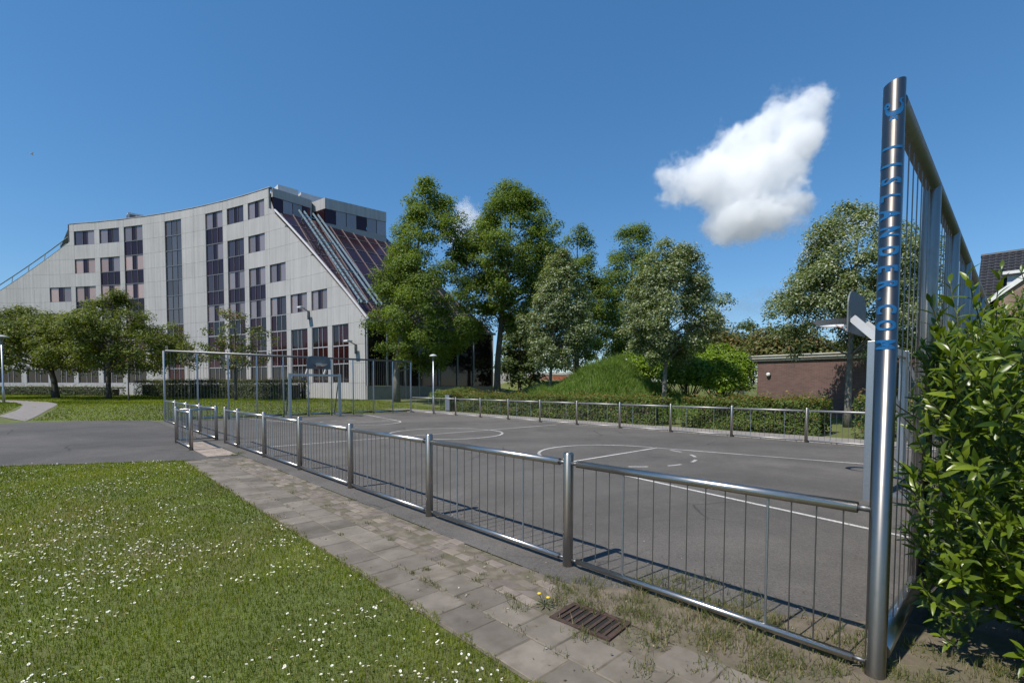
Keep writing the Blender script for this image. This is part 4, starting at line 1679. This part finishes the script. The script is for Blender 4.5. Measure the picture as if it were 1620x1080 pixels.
def bush(name, label, x, y, rx, ry, h, n, leaf, mat, seed, group=None, z=None, cat='bush'):
    r_ = np.random.default_rng(seed)
    z0 = float(ground_z(x, y)) if z is None else z
    root = empty(name, (x, y, z0))
    tag(root, label, cat, group)
    nb_ = 26
    a = r_.uniform(0, 2 * np.pi, nb_)
    rr = np.sqrt(r_.random(nb_)) * .72
    bc = np.stack([rx * rr * np.cos(a), ry * rr * np.sin(a), h * (.30 + .45 * (1 - rr ** 2) * r_.uniform(.75, 1.15, nb_))], -1)
    bs = np.stack([rx * r_.uniform(.26, .42, nb_), ry * r_.uniform(.26, .42, nb_), h * r_.uniform(.20, .32, nb_)], -1)
    k = r_.integers(0, nb_, n)
    dv = unit(r_.normal(size=(n, 3)))
    dv[:, 2] = np.where(dv[:, 2] < -.3, -dv[:, 2], dv[:, 2])
    pos = bc[k] + dv * bs[k] * np.clip(r_.normal(.92, .14, n), .3, 1.25)[:, None]
    pos[:, 2] = np.maximum(pos[:, 2], .04)
    nrm = dv * .8 + np.array([0, 0, .5]) + rand_unit(n) * .7
    bt = r_.normal(.45, .16, nb_)
    tint = np.clip(bt[k] + r_.normal(0, .2, n), 0, 1)
    ln = leaf * r_.uniform(.7, 1.35, n)
    o = inst('foliage', leaves_mesh('foliage', pos, nrm, dv + rand_unit(n) * .8, ln, ln * .5, tint, mat), root)
    o['kind'] = 'stuff'
    st = MB()
    for j in range(10):
        st.tube([(0.1 * math.cos(j), .1 * math.sin(j), 0), tuple(bc[j] * .6), tuple(bc[j])], [.05, .03, .012], 6, False)
    st.build('stem', M['trunk'], root, True)
    return root


bush('laurel_bush', 'bright green laurel bush at the right shoulder of the grass mound', 26.2, 17.1, 2.3, 2.1, 4.4, 9000, .20, M['leaf_bright'], 11, 'laurel bushes behind the hedge')
bush('laurel_bush', 'bright green laurel bush just right of the pale lime trunk', 28.3, 15.2, 2.2, 2.0, 4.5, 8000, .20, M['leaf_bright'], 12, 'laurel bushes behind the hedge')
bush('laurel_bush', 'large bright green laurel bush against the left end of the brick shed', 26.6, 12.3, 2.1, 1.9, 4.0, 8500, .18, M['leaf_bright'], 13, 'laurel bushes behind the hedge')
bush('laurel_bush', 'lower laurel bush pressed against the corner of the brick shed', 22.6, 10.4, 1.4, 1.2, 2.7, 8000, .17, M['leaf_bright'], 23, 'laurel bushes behind the hedge')
bush('laurel_bush', 'dense dark laurel in the shade under the right lime tree', 23.6, 13.0, 2.0, 1.7, 3.1, 9000, .18, M['leaf_bright'], 24, 'laurel bushes behind the hedge')
bush('laurel_bush', 'laurel bush behind the crest of the grass mound', 23.8, 16.6, 1.8, 1.7, 3.5, 8000, .18, M['leaf_bright'], 25, 'laurel bushes behind the hedge')
bush('tall_bush', 'big russet tinged bush rising behind the laurels', 35.0, 16.2, 4.0, 3.6, 6.3, 10000, .24, M['leaf_russet'], 14, 'tall bushes behind the brick shed')
bush('tall_bush', 'big russet tinged bush above the left part of the shed roof', 33.0, 10.6, 4.2, 3.6, 5.4, 10000, .26, M['leaf_russet'], 15, 'tall bushes behind the brick shed')
bush('tall_bush', 'lower russet bush above the right part of the shed roof', 37.5, 7.0, 4.2, 3.6, 5.0, 9000, .26, M['leaf_russet'], 16, 'tall bushes behind the brick shed')
bush('tall_bush', 'dark green bush under the pointed tree behind the mound', 29.0, 21.5, 2.4, 2.2, 3.6, 8000, .22, M['leaf_hedge'], 17, 'tall bushes behind the brick shed')
bush('ground_shrub', 'low spreading shrub at the dark glass corner beside the waste bin', 17.6, 27.6, 2.6, 1.6, 1.5, 8000, .12, M['leaf_hedge'], 18)

# grass mound behind the hedge
mx, my = 20.9, 16.4


def mound_f(x, y):
    a = np.exp(-(((x / 3.0) ** 2 + (y / 3.0) ** 2) ** 1.0) * 1.0)
    b = .5 * np.exp(-(((x / 3.0) ** 2 + ((y - 3.2) / 2.4) ** 2) ** 1.0) * 1.0)
    return a * .98 + b * (1 - a) + .05 * np.sin(x * 3.1 + y * 2.2) * a


nn = 28
xs_, ys_ = np.meshgrid(np.linspace(-5, 5, nn), np.linspace(-6, 6, nn), indexing='ij')
gauss = mound_f(xs_, ys_)
mz = ground_z(mx + xs_, my + ys_) - .05 + 2.75 * gauss
vv = np.stack([mx + xs_, my + ys_, mz], -1).reshape(-1, 3)
ii, jj = np.meshgrid(np.arange(nn - 1), np.arange(nn - 1), indexing='ij')
q0 = (ii * nn + jj).ravel()
mo = link(bpy.data.objects.new('grass_mound', fast_mesh('grass_mound', vv, np.stack([q0, q0 + nn, q0 + nn + 1, q0 + 1], -1), M['meadow'], smooth=True)))
tag(mo, kind='structure')


# ------------------------------------------------------------------ grass
def blades(name, label, X, Y, Z, hgt, wid, tint, mat, lean=.45, parent=None, cat='grass'):
    n = len(X)
    a = rng.uniform(0, 2 * np.pi, n)
    side = np.stack([np.cos(a), np.sin(a), np.zeros(n)], -1) * wid[:, None] * .5
    b = rng.uniform(0, 2 * np.pi, n)
    ln = np.abs(rng.normal(0, lean, n)) * hgt
    tip = np.stack([np.cos(b) * ln, np.sin(b) * ln, hgt], -1)
    mid = np.stack([np.cos(b) * ln * .3, np.sin(b) * ln * .3, hgt * .58], -1)
    P = np.stack([X, Y, Z], -1)
    v = np.stack([P - side, P + side, P + mid + side * .75, P + mid - side * .75, P + tip], 1)
    i = np.arange(n)[:, None] * 5
    f = np.concatenate([i + np.array([[0, 1, 2]]), i + np.array([[0, 2, 3]]), i + np.array([[3, 2, 4]])], 0)
    o = bpy.data.objects.new(name, fast_mesh(name, v.reshape(-1, 3), f, mat, np.repeat(tint, 5)))
    link(o, parent)
    tag(o, label, cat, kind='stuff')
    return o


def fnoise(x, y, s, seed):
    out = np.zeros(len(x))
    r_ = np.random.default_rng(seed)
    for k in range(7):
        a = r_.uniform(0, 2 * np.pi)
        fq = s * r_.uniform(.5, 1.9)
        out += np.sin((x * np.cos(a) + y * np.sin(a)) * fq + r_.uniform(0, 6.28)) / 7 ** .5
    return out


def near_lawn(x, y):
    edge = -1.40 + .035 * fnoise(x, y, 9, 5) + .03 * fnoise(x, y, 23, 6)
    # asphalt edge: from (-1.1,11.42) to (-4.2,13.1) to (-12,17.3)
    ye = np.interp(-x, [1.1, 4.2, 12, 30], [11.42, 13.1, 17.3, 26.5]) + .05 * fnoise(x, y, 8, 7)
    return (x < edge) & (y < ye)


n = 900000
rad_ = 1.1 + 15.5 * rng.random(n) ** 1.15
ang = rng.uniform(R(-30), R(150), n)
X, Y = -3.2 + rad_ * np.cos(ang), -.5 + rad_ * np.sin(ang)
k = near_lawn(X, Y)
X, Y, rad_ = X[k], Y[k], rad_[k]
patch = fnoise(X, Y, 1.5, 21) * .5 + fnoise(X, Y, 4.2, 22) * .35
hgt = (.022 + .018 * rng.random(len(X)) + .008 * np.clip(patch, -1, 1)) * np.where(X > -1.6, 1.15, 1)
wid = .0017 + .00065 * rad_
tint = np.clip(.44 + .34 * patch + rng.normal(0, .2, len(X)), 0, .86)
dry = rng.random(len(X)) < .05 + .16 * np.clip(fnoise(X, Y, .9, 23) * .6 + fnoise(X, Y, 3.1, 24) * .6, 0, 2)
tint = np.where(dry, .97, tint)
blades('lawn_grass', 'short mown lawn grass beside the slab path', X, Y, np.full(len(X), -.012), hgt, wid, tint, M['grass'])

# lawns beyond the court
n = 300000
X, Y = rng.uniform(-26, 32, n), rng.uniform(25.8, 84, n)
dd = np.hypot(X + 3.2, Y + .5)
keep = rng.random(n) < np.clip(38 / dd, .12, 1) ** 1.2
arcr = np.hypot(X - BC[0], Y - BC[1])
keep &= (arcr < BR - .4) & ~((Y > ey0 - .5) & (X > 16.3))
pth = np.array([[-.31, 11.3], [-.31, 26.2], [-.5, 26.6], [-4.4, 29.4], [-5.4, 32.2], [-9.5, 38], [-30, 62], [-60, 60], [-60, 45]])
keep &= ~((Y < np.interp(-X, [0, .5, 4.4, 5.4, 9.5, 30], [26.4, 26.6, 29.4, 32.2, 38, 62])) & (X < 0))
fo_, fi_ = resample(fo, 200), resample(fi, 200)
dmin = np.full(n, 9.0)
for q in (fo_ * .5 + fi_[:200] * .5):
    dmin = np.minimum(dmin, np.hypot(X - q[0], Y - q[1]))
keep &= dmin > .8
keep &= ~((X > W + .2) & (X < W + 2.2) & (Y < 30))
X, Y, dd = X[keep], Y[keep], dd[keep]
tint = np.clip(.45 + .25 * fnoise(X, Y, .7, 31) + rng.normal(0, .15, len(X)), 0, .86)
blades('back_lawn_grass', 'mown lawn grass between the court and the office building', X, Y, ground_z(X, Y), rng.uniform(.035, .08, len(X)), .012 + .0007 * dd, tint, M['grass'])
# long grass on the mound
n = 42000
X, Y = mx + rng.normal(0, 2.3, n), my + rng.normal(.5, 2.8, n)
Z = ground_z(X, Y) - .05 + 2.75 * mound_f(X - mx, Y - my)
k = (X > HX + .8)
X, Y, Z = X[k], Y[k], Z[k]
blades('mound_grass', 'long soft grass covering the mound behind the hedge', X, Y, Z, rng.uniform(.15, .6, len(X)) * (1 + .5 * fnoise(X, Y, 2.2, 77)).clip(.4, 2), np.full(len(X), .03), np.clip(rng.normal(.5, .22, len(X)), 0, 1), M['long_grass'], .6)
# weeds: verge, joints, fence foot
pts = []
for _ in range(60):
    pts.append((random.uniform(-.45, .55), random.uniform(-.9, 1.5), random.uniform(.03, .10), 34))
for _ in range(26):
    t = random.random()
    pts.append((random.uniform(-.30, -.05) + .42 * t * 0, 1.9 - 1.9 * t, random.uniform(.03, .07), 40))
for _ in range(170):
    y = random.uniform(-.8, 11.2) if random.random() < .5 else random.uniform(-.5, 3.2)
    xj = random.choice((-1.108, -1.108, -.805, -.805, -.70, -.5, -.33))
    pts.append((xj, y, random.uniform(.012, .03), random.choice((6, 10, 22)) if y < 6 else 6))
pts += [(-.88, 1.9, .05, 60), (-.62, 1.75, .06, 90), (-.45, 1.62, .05, 70), (-.38, 1.35, .05, 60), (-.98, 2.95, .02, 60), (-.35, 2.05, .04, 60), (-.28, 11.9, .06, 80), (-.45, 11.65, .05, 80), (-.6, 1.0, .06, 80), (-.35, .75, .07, 90), (-.86, 1.35, .05, 60), (-.9, .9, .05, 60)]
for _ in range(90):
    y = random.uniform(-1.0, 1.95)
    pts.append((-.46 + .12 * random.gauss(0, 1) + .1 * max(0, y - 1), y, random.uniform(.02, .06), 26))
for _ in range(60):
    y = random.uniform(-.6, 1.6)
    pts.append((.02 + .5 * (1 - y / 1.9) * random.random(), y, random.uniform(.03, .07), 40))
X, Y, H = [], [], []
for x, y, s, c_ in pts:
    X.append(x + rng.normal(0, s, c_))
    Y.append(y + rng.normal(0, s, c_))
    H.append(rng.uniform(.02, .075, c_) * (1.0 if s > .03 else .5))
X, Y, H = map(np.concatenate, (X, Y, H))
blades('weed_grass', 'dry and green weed tufts along the fence foot and in the paving joints', X, Y, np.full(len(X), .001), H, np.full(len(X), .0045), np.clip(rng.normal(.5, .3, len(X)), 0, 1), M['dry_grass'], .8)

# dry leaf litter and grit blown along the fences
n = 1500
side = rng.random(n)
X = np.where(side < .45, .12 + np.abs(rng.normal(0, .5, n)), np.where(side < .7, rng.uniform(-1.35, -.1, n), rng.uniform(.2, W - .2, n)))
Y = np.where(side < .7, rng.uniform(.1, 13, n), rng.uniform(.3, 22, n))
lz = leaves_mesh('leaf_litter', np.stack([X, Y, np.full(n, .008)], -1), np.array([0, 0, 1.0]) + rng.normal(0, .25, (n, 3)), rand_unit(n), rng.uniform(.008, .03, n), rng.uniform(.006, .016, n), rng.uniform(0, 1, n), M['litter'])
tag(link(bpy.data.objects.new('leaf_litter', lz)), 'dry leaf scraps and grit scattered over the court and paving', 'litter', kind='stuff')
# daisies in the lawn
n = 62000
rad_ = 1.4 + 14.5 * rng.random(n)
ang = rng.uniform(R(-10), R(140), n)
X, Y = -3.2 + rad_ * np.cos(ang), -.5 + rad_ * np.sin(ang)
dens = np.clip(.28 + .42 * fnoise(X, Y, 1.6, 41) + .42 * fnoise(X, Y, 5.0, 42) + .25 * fnoise(X, Y, 12, 43), .03, 1.3) * np.clip(rad_ / 4.6, .2, 1.2)
k = near_lawn(X + .1, Y) & (rng.random(n) < dens * 1.0)
X, Y = X[k], Y[k]
nd_ = len(X)
V, F, V2, F2 = [], [], [], []
ka = np.arange(8) * np.pi / 4
for i in range(nd_):
    z = random.uniform(.03, .048)
    tx_, ty_ = random.gauss(0, .3), random.gauss(0, .3)
    r_ = random.uniform(.0055, .0088)
    b = len(V)
    V.append((X[i], Y[i], z))
    for j, a in enumerate(ka):
        rr = r_ * random.uniform(.85, 1.1)
        px, py = rr * math.cos(a), rr * math.sin(a)
        V.append((X[i] + px, Y[i] + py, z + .0025 + px * tx_ + py * ty_))
    for j in range(8):
        F.append((b, b + 1 + j, b + 1 + (j + 1) % 8))
    b = len(V2)
    for j in range(5):
        a = j * 1.2566
        px, py = r_ * .36 * math.cos(a), r_ * .36 * math.sin(a)
        V2.append((X[i] + px, Y[i] + py, z + .0022 + px * tx_ + py * ty_))
    V2.append((X[i], Y[i], z + .006))
    for j in range(5):
        F2.append((b + j, b + (j + 1) % 5, b + 5))
ds = link(bpy.data.objects.new('daisies', fast_mesh('daisies', np.array(V), np.array(F), M['petal'])))
tag(ds, 'white daisies scattered through the near lawn', 'flowers', kind='stuff')
dc = link(bpy.data.objects.new('daisy_centres', fast_mesh('daisy_centres', np.array(V2), np.array(F2), M['pollen'])), ds)
dc['kind'] = 'stuff'
# dandelion beside the drain
dl = empty('dandelion', (-.72, 1.80, 0))
tag(dl, 'small dandelion plant with two yellow heads beside the drain', 'plant')
for k in range(9):
    a = k * .7
    m = MB()
    m.poly([(0, 0, .004), (.05 * math.cos(a - .15), .05 * math.sin(a - .15), .03), (.10 * math.cos(a), .10 * math.sin(a), .022), (.05 * math.cos(a + .15), .05 * math.sin(a + .15), .03)])
    m.build('leaf', M['stem'], dl)
for x, y, z in ((-.03, .02, .085), (.01, -.03, .06)):
    MB().tube([(0, 0, 0), (x * .6, y * .6, z * .6), (x, y, z)], .0025, 5).build('stalk', M['stem'], dl)
    MB().lathe([(.006, z), (.017, z + .008), (.012, z + .014), (.002, z + .015)], 10, (x, y)).build('flower_head', M['pollen'], dl, True)

# ------------------------------------------------------------------ cherry laurel beside the tall fence
lau = empty('laurel_hedge', (1.6, -1.0, 0))
tag(lau, 'large glossy cherry laurel growing beside the tall fence at right edge', 'hedge')
LO = np.array([1.6, -1.0, 0])


def leaf_geo(Lf, Wf, curl, fold):
    st = [(0, .03), (.16, .55), (.4, 1.0), (.65, .86), (.85, .46), (1, .02)]
    v, f = [], []
    for t, w in st:
        z = -curl * t * t * Lf
        hw = w * Wf / 2
        v += [(-hw, t * Lf, z + fold * hw), (0, t * Lf, z), (hw, t * Lf, z + fold * hw)]
    for i in range(len(st) - 1):
        b = i * 3
        f += [(b, b + 1, b + 4, b + 3), (b + 1, b + 2, b + 5, b + 4)]
    return np.array(v), f


variants = [leaf_geo(.128, .038, .25, .35), leaf_geo(.11, .036, .10, .5), leaf_geo(.14, .038, .45, .3), leaf_geo(.095, .034, .18, .25)]
var_me = []
for v, f in variants:
    m = MB()
    m.v, m.f = [tuple(p) for p in v], list(f)
    var_me.append(m.mesh('leaf', M['laurel'], True))
random.seed(99)
leaves = []   # (pos, axis, normal, scale, variant)
stems = MB()


def laurel_surface(x):
    """front edge (closest y to the fence), top height at distance x along the fence"""
    return


def shoot(base, dirn, length, nl, sc):
    p = Vector(base)
    d = Vector(dirn).normalized()
    pts = [p.copy()]
    g = 2.4
    phi = random.uniform(0, 6.28)
    for i in range(nl):
        f = (i + 1) / nl
        d = (d + Vector((random.gauss(0, .06), random.gauss(0, .06), .05))).normalized()
        p = p + d * (length / nl)
        pts.append(p.copy())
        phi += g
        u = d.cross(Vector((0, 0, 1)))
        if u.length < .1:
            u = Vector((1, 0, 0))
        u.normalize()
        w = u.cross(d)
        rad = u * math.cos(phi) + w * math.sin(phi)
        op = .95 - .55 * f + random.gauss(0, .12)       # opening angle shrinks to the tip
        ax = (rad * math.sin(op) + d * math.cos(op)).normalized()
        nr = (d * math.sin(op) - rad * math.cos(op)).normalized()
        nr = (nr + Vector((random.gauss(0, .2), random.gauss(0, .2), .25))).normalized()
        if p.y > -.04 and p.x < .9:
            continue
        leaves.append((p.copy(), ax, nr, sc * random.uniform(.75, 1.15) * (1 - .25 * f * f), random.randrange(4)))
    stems.tube(pts, [.0045] + [.0035] * (len(pts) - 2) + [.0015], 5, False)


def front_y(x):
    return -.10 - .10 * math.sin(x * 2.3) * .5 - max(0, .42 - x) * .9


shoots = []
for i in range(2300):
    # positions on the outer skin of the hedge mass (near end faces -X and the camera)
    f = random.random()
    if f < .52:       # near end and camera side
        y = -.12 - random.random() ** .8 * 2.6
        x = .72 + .25 * math.sin(y * 3.1) + .14 * random.gauss(0, 1) + max(0, -y - 1.2) * -.12
        z = random.uniform(.18, 1.74) if random.random() < .8 else random.uniform(.05, .6)
        if z < .5:
            x += .25
        d = Vector((-.8, .25 + random.gauss(0, .4), .55 + random.gauss(0, .3)))
    elif f < .72:     # fence side
        x = random.uniform(.7, 5.5)
        y = -.13 - abs(random.gauss(0, .07))
        z = random.uniform(.25, 1.62 + .10 * x)
        d = Vector((-.35 + random.gauss(0, .3), .30, .75 + random.gauss(0, .3)))
        if random.random() < .5:
            d.y *= -.4
    else:             # top
        x = random.uniform(.8, 6.0)
        y = -.2 - random.random() * 2.4
        z = 1.58 + .13 * (x - .8) - .10 * y + .10 * math.sin(x * 4 + y * 3) + random.gauss(0, .10)
        d = Vector((random.gauss(-.25, .35), random.gauss(0, .35), 1.0))
    shoot((x, y, z), d, random.uniform(.16, .36), random.randint(7, 12), random.uniform(.62, 1.05))
for q, dq in (((.85, -.16, 1.70), (-.4, .1, 1)), ((1.1, -.2, 1.85), (-.2, .0, 1)), ((1.5, -.3, 1.95), (-.3, .2, 1)), ((.75, -.30, 1.55), (-.7, .5, .8)), ((.8, -.15, 1.2), (-.8, .5, .6)), ((.75, -.12, .95), (-.8, .55, .4)), ((2.0, -.35, 2.05), (-.1, 0, 1))):
    shoot(q, dq, .42, 10, 1.1)
stems.v = [tuple(np.array(v) - LO) for v in stems.v]
so = stems.build('shoot_stems', M['stem'], lau, True)
so['kind'] = 'stuff'
cpos = np.array([-3.2, -.5, 1.57])


def leaf_matrix(p, ax, nr, s):
    y = ax.normalized()
    z = (nr - y * nr.dot(y)).normalized()
    x = y.cross(z)
    return Matrix(((x.x * s, y.x * s, z.x * s, p.x - LO[0]), (x.y * s, y.y * s, z.y * s, p.y - LO[1]), (x.z * s, y.z * s, z.z * s, p.z - LO[2]), (0, 0, 0, 1)))


def showness(lf):
    p = lf[0]
    d = (np.array(p) - cpos)
    dist = np.linalg.norm(d)
    a = math.atan2(d[1], d[0]) - _yaw
    vis = -.78 < a < .2
    out = -(p.x) * .5 + p.z * .15 + abs(lf[2].dot(Vector(d / dist))) * .8
    return out - dist * .35 if vis else -99


leaves.sort(key=showness, reverse=True)
for lf in leaves[:300]:
    o = bpy.data.objects.new('leaf', var_me[lf[4]])
    link(o, lau)
    o.matrix_local = leaf_matrix(*lf[:4])
VV, FF, TT = [], [], []
base = 0
for lf in leaves[300:]:
    v, f = variants[lf[4]]
    mt = np.array(leaf_matrix(*lf[:4]))
    VV.append(v @ mt[:3, :3].T + mt[:3, 3])
    FF.append(np.array(f) + base)
    TT.append(np.full(len(v), min(1, max(0, random.gauss(.5, .25)))))
    base += len(v)
# filler leaves deeper inside the mass, tint darkened to paint in the inner shade
nf = 9500
fx, fy = .82 + 5.5 * rng.random(nf) ** 1.6, -.25 - 2.6 * rng.random(nf)
fz = rng.uniform(.1, 1, nf) * (1.58 + .12 * (fx - .8))
for i in range(nf):
    v, f = variants[i % 4]
    ax, nr = Vector(rng.normal(size=3) + np.array([-.5, .2, .3])), Vector(rng.normal(size=3) + np.array([-.6, .2, .8]))
    mt = np.array(leaf_matrix(Vector((fx[i], fy[i], fz[i])), ax, nr, rng.uniform(.8, 1.2)))
    VV.append(v @ mt[:3, :3].T + mt[:3, 3])
    FF.append(np.array(f) + base)
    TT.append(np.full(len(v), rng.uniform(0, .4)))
    base += len(v)
fo2 = inst('foliage', fast_mesh('foliage', np.concatenate(VV), np.concatenate(FF), M['laurel_mass'], np.concatenate(TT), True), lau)
fo2['kind'] = 'stuff'
bm_ = MB()
for j in range(26):
    x, y = random.uniform(1.1, 5.5), random.uniform(-2.2, -.5)
    bm_.tube([(x - LO[0], y - LO[1], -.02), (x - .1 - LO[0], y + random.uniform(-.2, .2) - LO[1], .8), (x - .3 - LO[0], y + random.uniform(-.4, .4) - LO[1], 1.7)], [.022, .016, .007], 6)
bm_.build('branch', M['trunk'], lau, True)


# ------------------------------------------------------------------ clouds (real volumes far away)
def cloud_mat(name, blobs, density, seed, nscale, erode, warp=60):
    m = bpy.data.materials.new(name)
    m.use_nodes = True
    t = m.node_tree
    t.nodes.clear()
    out = t.nodes.new('ShaderNodeOutputMaterial')
    vol = t.nodes.new('ShaderNodeVolumePrincipled')
    vol.inputs['Color'].default_value = (.998, .998, .998, 1)
    vol.inputs['Anisotropy'].default_value = -.05
    tc = t.nodes.new('ShaderNodeTexCoord').outputs['Object']

    def math_(op, a, b=None, clamp=False):
        n_ = t.nodes.new('ShaderNodeMath')
        n_.operation = op
        n_.use_clamp = clamp
        n_.inputs[2].default_value = .35
        for i, v in enumerate((a, b)):
            if v is None:
                continue
            if isinstance(v, (int, float)):
                n_.inputs[i].default_value = v
            else:
                t.links.new(v, n_.inputs[i])
        return n_.outputs[0]
    wn = t.nodes.new('ShaderNodeTexNoise')
    wn.inputs['Scale'].default_value = nscale * .9
    wn.inputs['Detail'].default_value = 5
    wn.inputs['Roughness'].default_value = .6
    t.links.new(tc, wn.inputs['Vector'])
    wv = t.nodes.new('ShaderNodeVectorMath')
    wv.operation = 'MULTIPLY_ADD'
    wv.inputs[1].default_value = (warp, warp, warp)
    t.links.new(wn.outputs['Color'], wv.inputs[0])
    wo = t.nodes.new('ShaderNodeVectorMath')
    wo.operation = 'SUBTRACT'
    t.links.new(tc, wo.inputs[0])
    wo.inputs[1].default_value = (warp * .5, warp * .5, warp * .5)
    t.links.new(wo.outputs[0], wv.inputs[2])
    tw = wv.outputs[0]
    acc = None
    for (x, y, z, rx, ry, rz) in blobs:
        mp = t.nodes.new('ShaderNodeMapping')
        mp.vector_type = 'TEXTURE'
        mp.inputs['Location'].default_value = (x, y, z)
        mp.inputs['Scale'].default_value = (rx, ry, rz)
        t.links.new(tw, mp.inputs['Vector'])
        ln = t.nodes.new('ShaderNodeVectorMath')
        ln.operation = 'LENGTH'
        t.links.new(mp.outputs[0], ln.inputs[0])
        f = math_('SUBTRACT', 1.0, ln.outputs['Value'])
        acc = f if acc is None else math_('SMOOTH_MAX', acc, f)
    n1 = t.nodes.new('ShaderNodeTexNoise')
    n1.inputs['Scale'].default_value = nscale
    n1.inputs['Detail'].default_value = 7
    n1.inputs['Roughness'].default_value = .62
    n1.inputs['Distortion'].default_value = .25
    t.links.new(tc, n1.inputs['Vector'])
    e = math_('MULTIPLY', math_('SUBTRACT', n1.outputs[0], .5), erode)
    n2 = t.nodes.new('ShaderNodeTexNoise')
    n2.inputs['Scale'].default_value = nscale * 5
    n2.inputs['Detail'].default_value = 5
    n2.inputs['Roughness'].default_value = .6
    t.links.new(tc, n2.inputs['Vector'])
    e = math_('ADD', e, math_('MULTIPLY', math_('SUBTRACT', n2.outputs[0], .5), .85))
    v = math_('ADD', acc, e)
    v = math_('MULTIPLY', v, 3.0, True)
    v = math_('MULTIPLY', v, v)
    t.links.new(math_('MULTIPLY', v, density), vol.inputs['Density'])
    t.links.new(vol.outputs[0], out.inputs['Volume'])
    return m


def cloud(label, loc, blobs, density, seed, nscale, erode):
    m = MB()
    lo = [min(b[i] - b[i + 3] * 1.3 for b in blobs) - 30 for i in range(3)]
    hi = [max(b[i] + b[i + 3] * 1.3 for b in blobs) + 30 for i in range(3)]
    m.box(lo, hi)
    o = m.build('cloud', cloud_mat('cloud_vapour', blobs, density, seed, nscale, erode), None, loc=loc)
    tag(o, label, 'cloud', kind='stuff')
    # local X to the right in the picture, Y away
    o.rotation_euler = (0, 0, _yaw - math.pi / 2)
    return o


PX = 800 / 755.5      # metres for one photo pixel at that distance
cl_blobs = []
for px, py, rx, rz in ((1078, 296, 30, 24), (1115, 282, 44, 40), (1155, 250, 40, 44), (1178, 300, 58, 46), (1205, 222, 44, 40), (1243, 198, 42, 42), (1272, 178, 34, 34),
                       (1252, 238, 30, 30), (1218, 275, 46, 42), (1195, 335, 66, 36), (1165, 350, 40, 24), (1245, 325, 36, 20), (1284, 205, 22, 32)):
    cl_blobs.append(((px - 1185) * PX, random.uniform(-25, 25), (262 - py) * PX, rx * PX * 1.25, max(rx, rz) * PX * .85, rz * PX * 1.24))
cloud('single white cumulus cloud high in the right part of the sky', (827.1, 318.0, 366.0), cl_blobs, .05, 1, .017, 1.7)
cloud('small faint cloud puff between the tops of the two tall trees', (549.4, 715.0, 314.0), [(0, 0, 0, 34, 40, 34), (26, 0, -24, 26, 40, 30), (-16, 0, -34, 26, 30, 26)], .02, 2, .03, 1.8)
cloud('faint cloud wisp beside the lime tree left of the lettered post', (1049, 247.3, 282.0), [(0, 0, 0, 42, 40, 26), (38, 0, 24, 44, 40, 26), (-30, 0, -22, 40, 40, 18)], .014, 3, .03, 1.8)
cloud('thin cloud veil low above the brick shed', (935, 353.9, 150.0), [(0, 0, 0, 110, 40, 22), (50, 0, 30, 80, 40, 15), (-80, 0, -24, 80, 40, 22)], .005, 4, .02, 1.6)
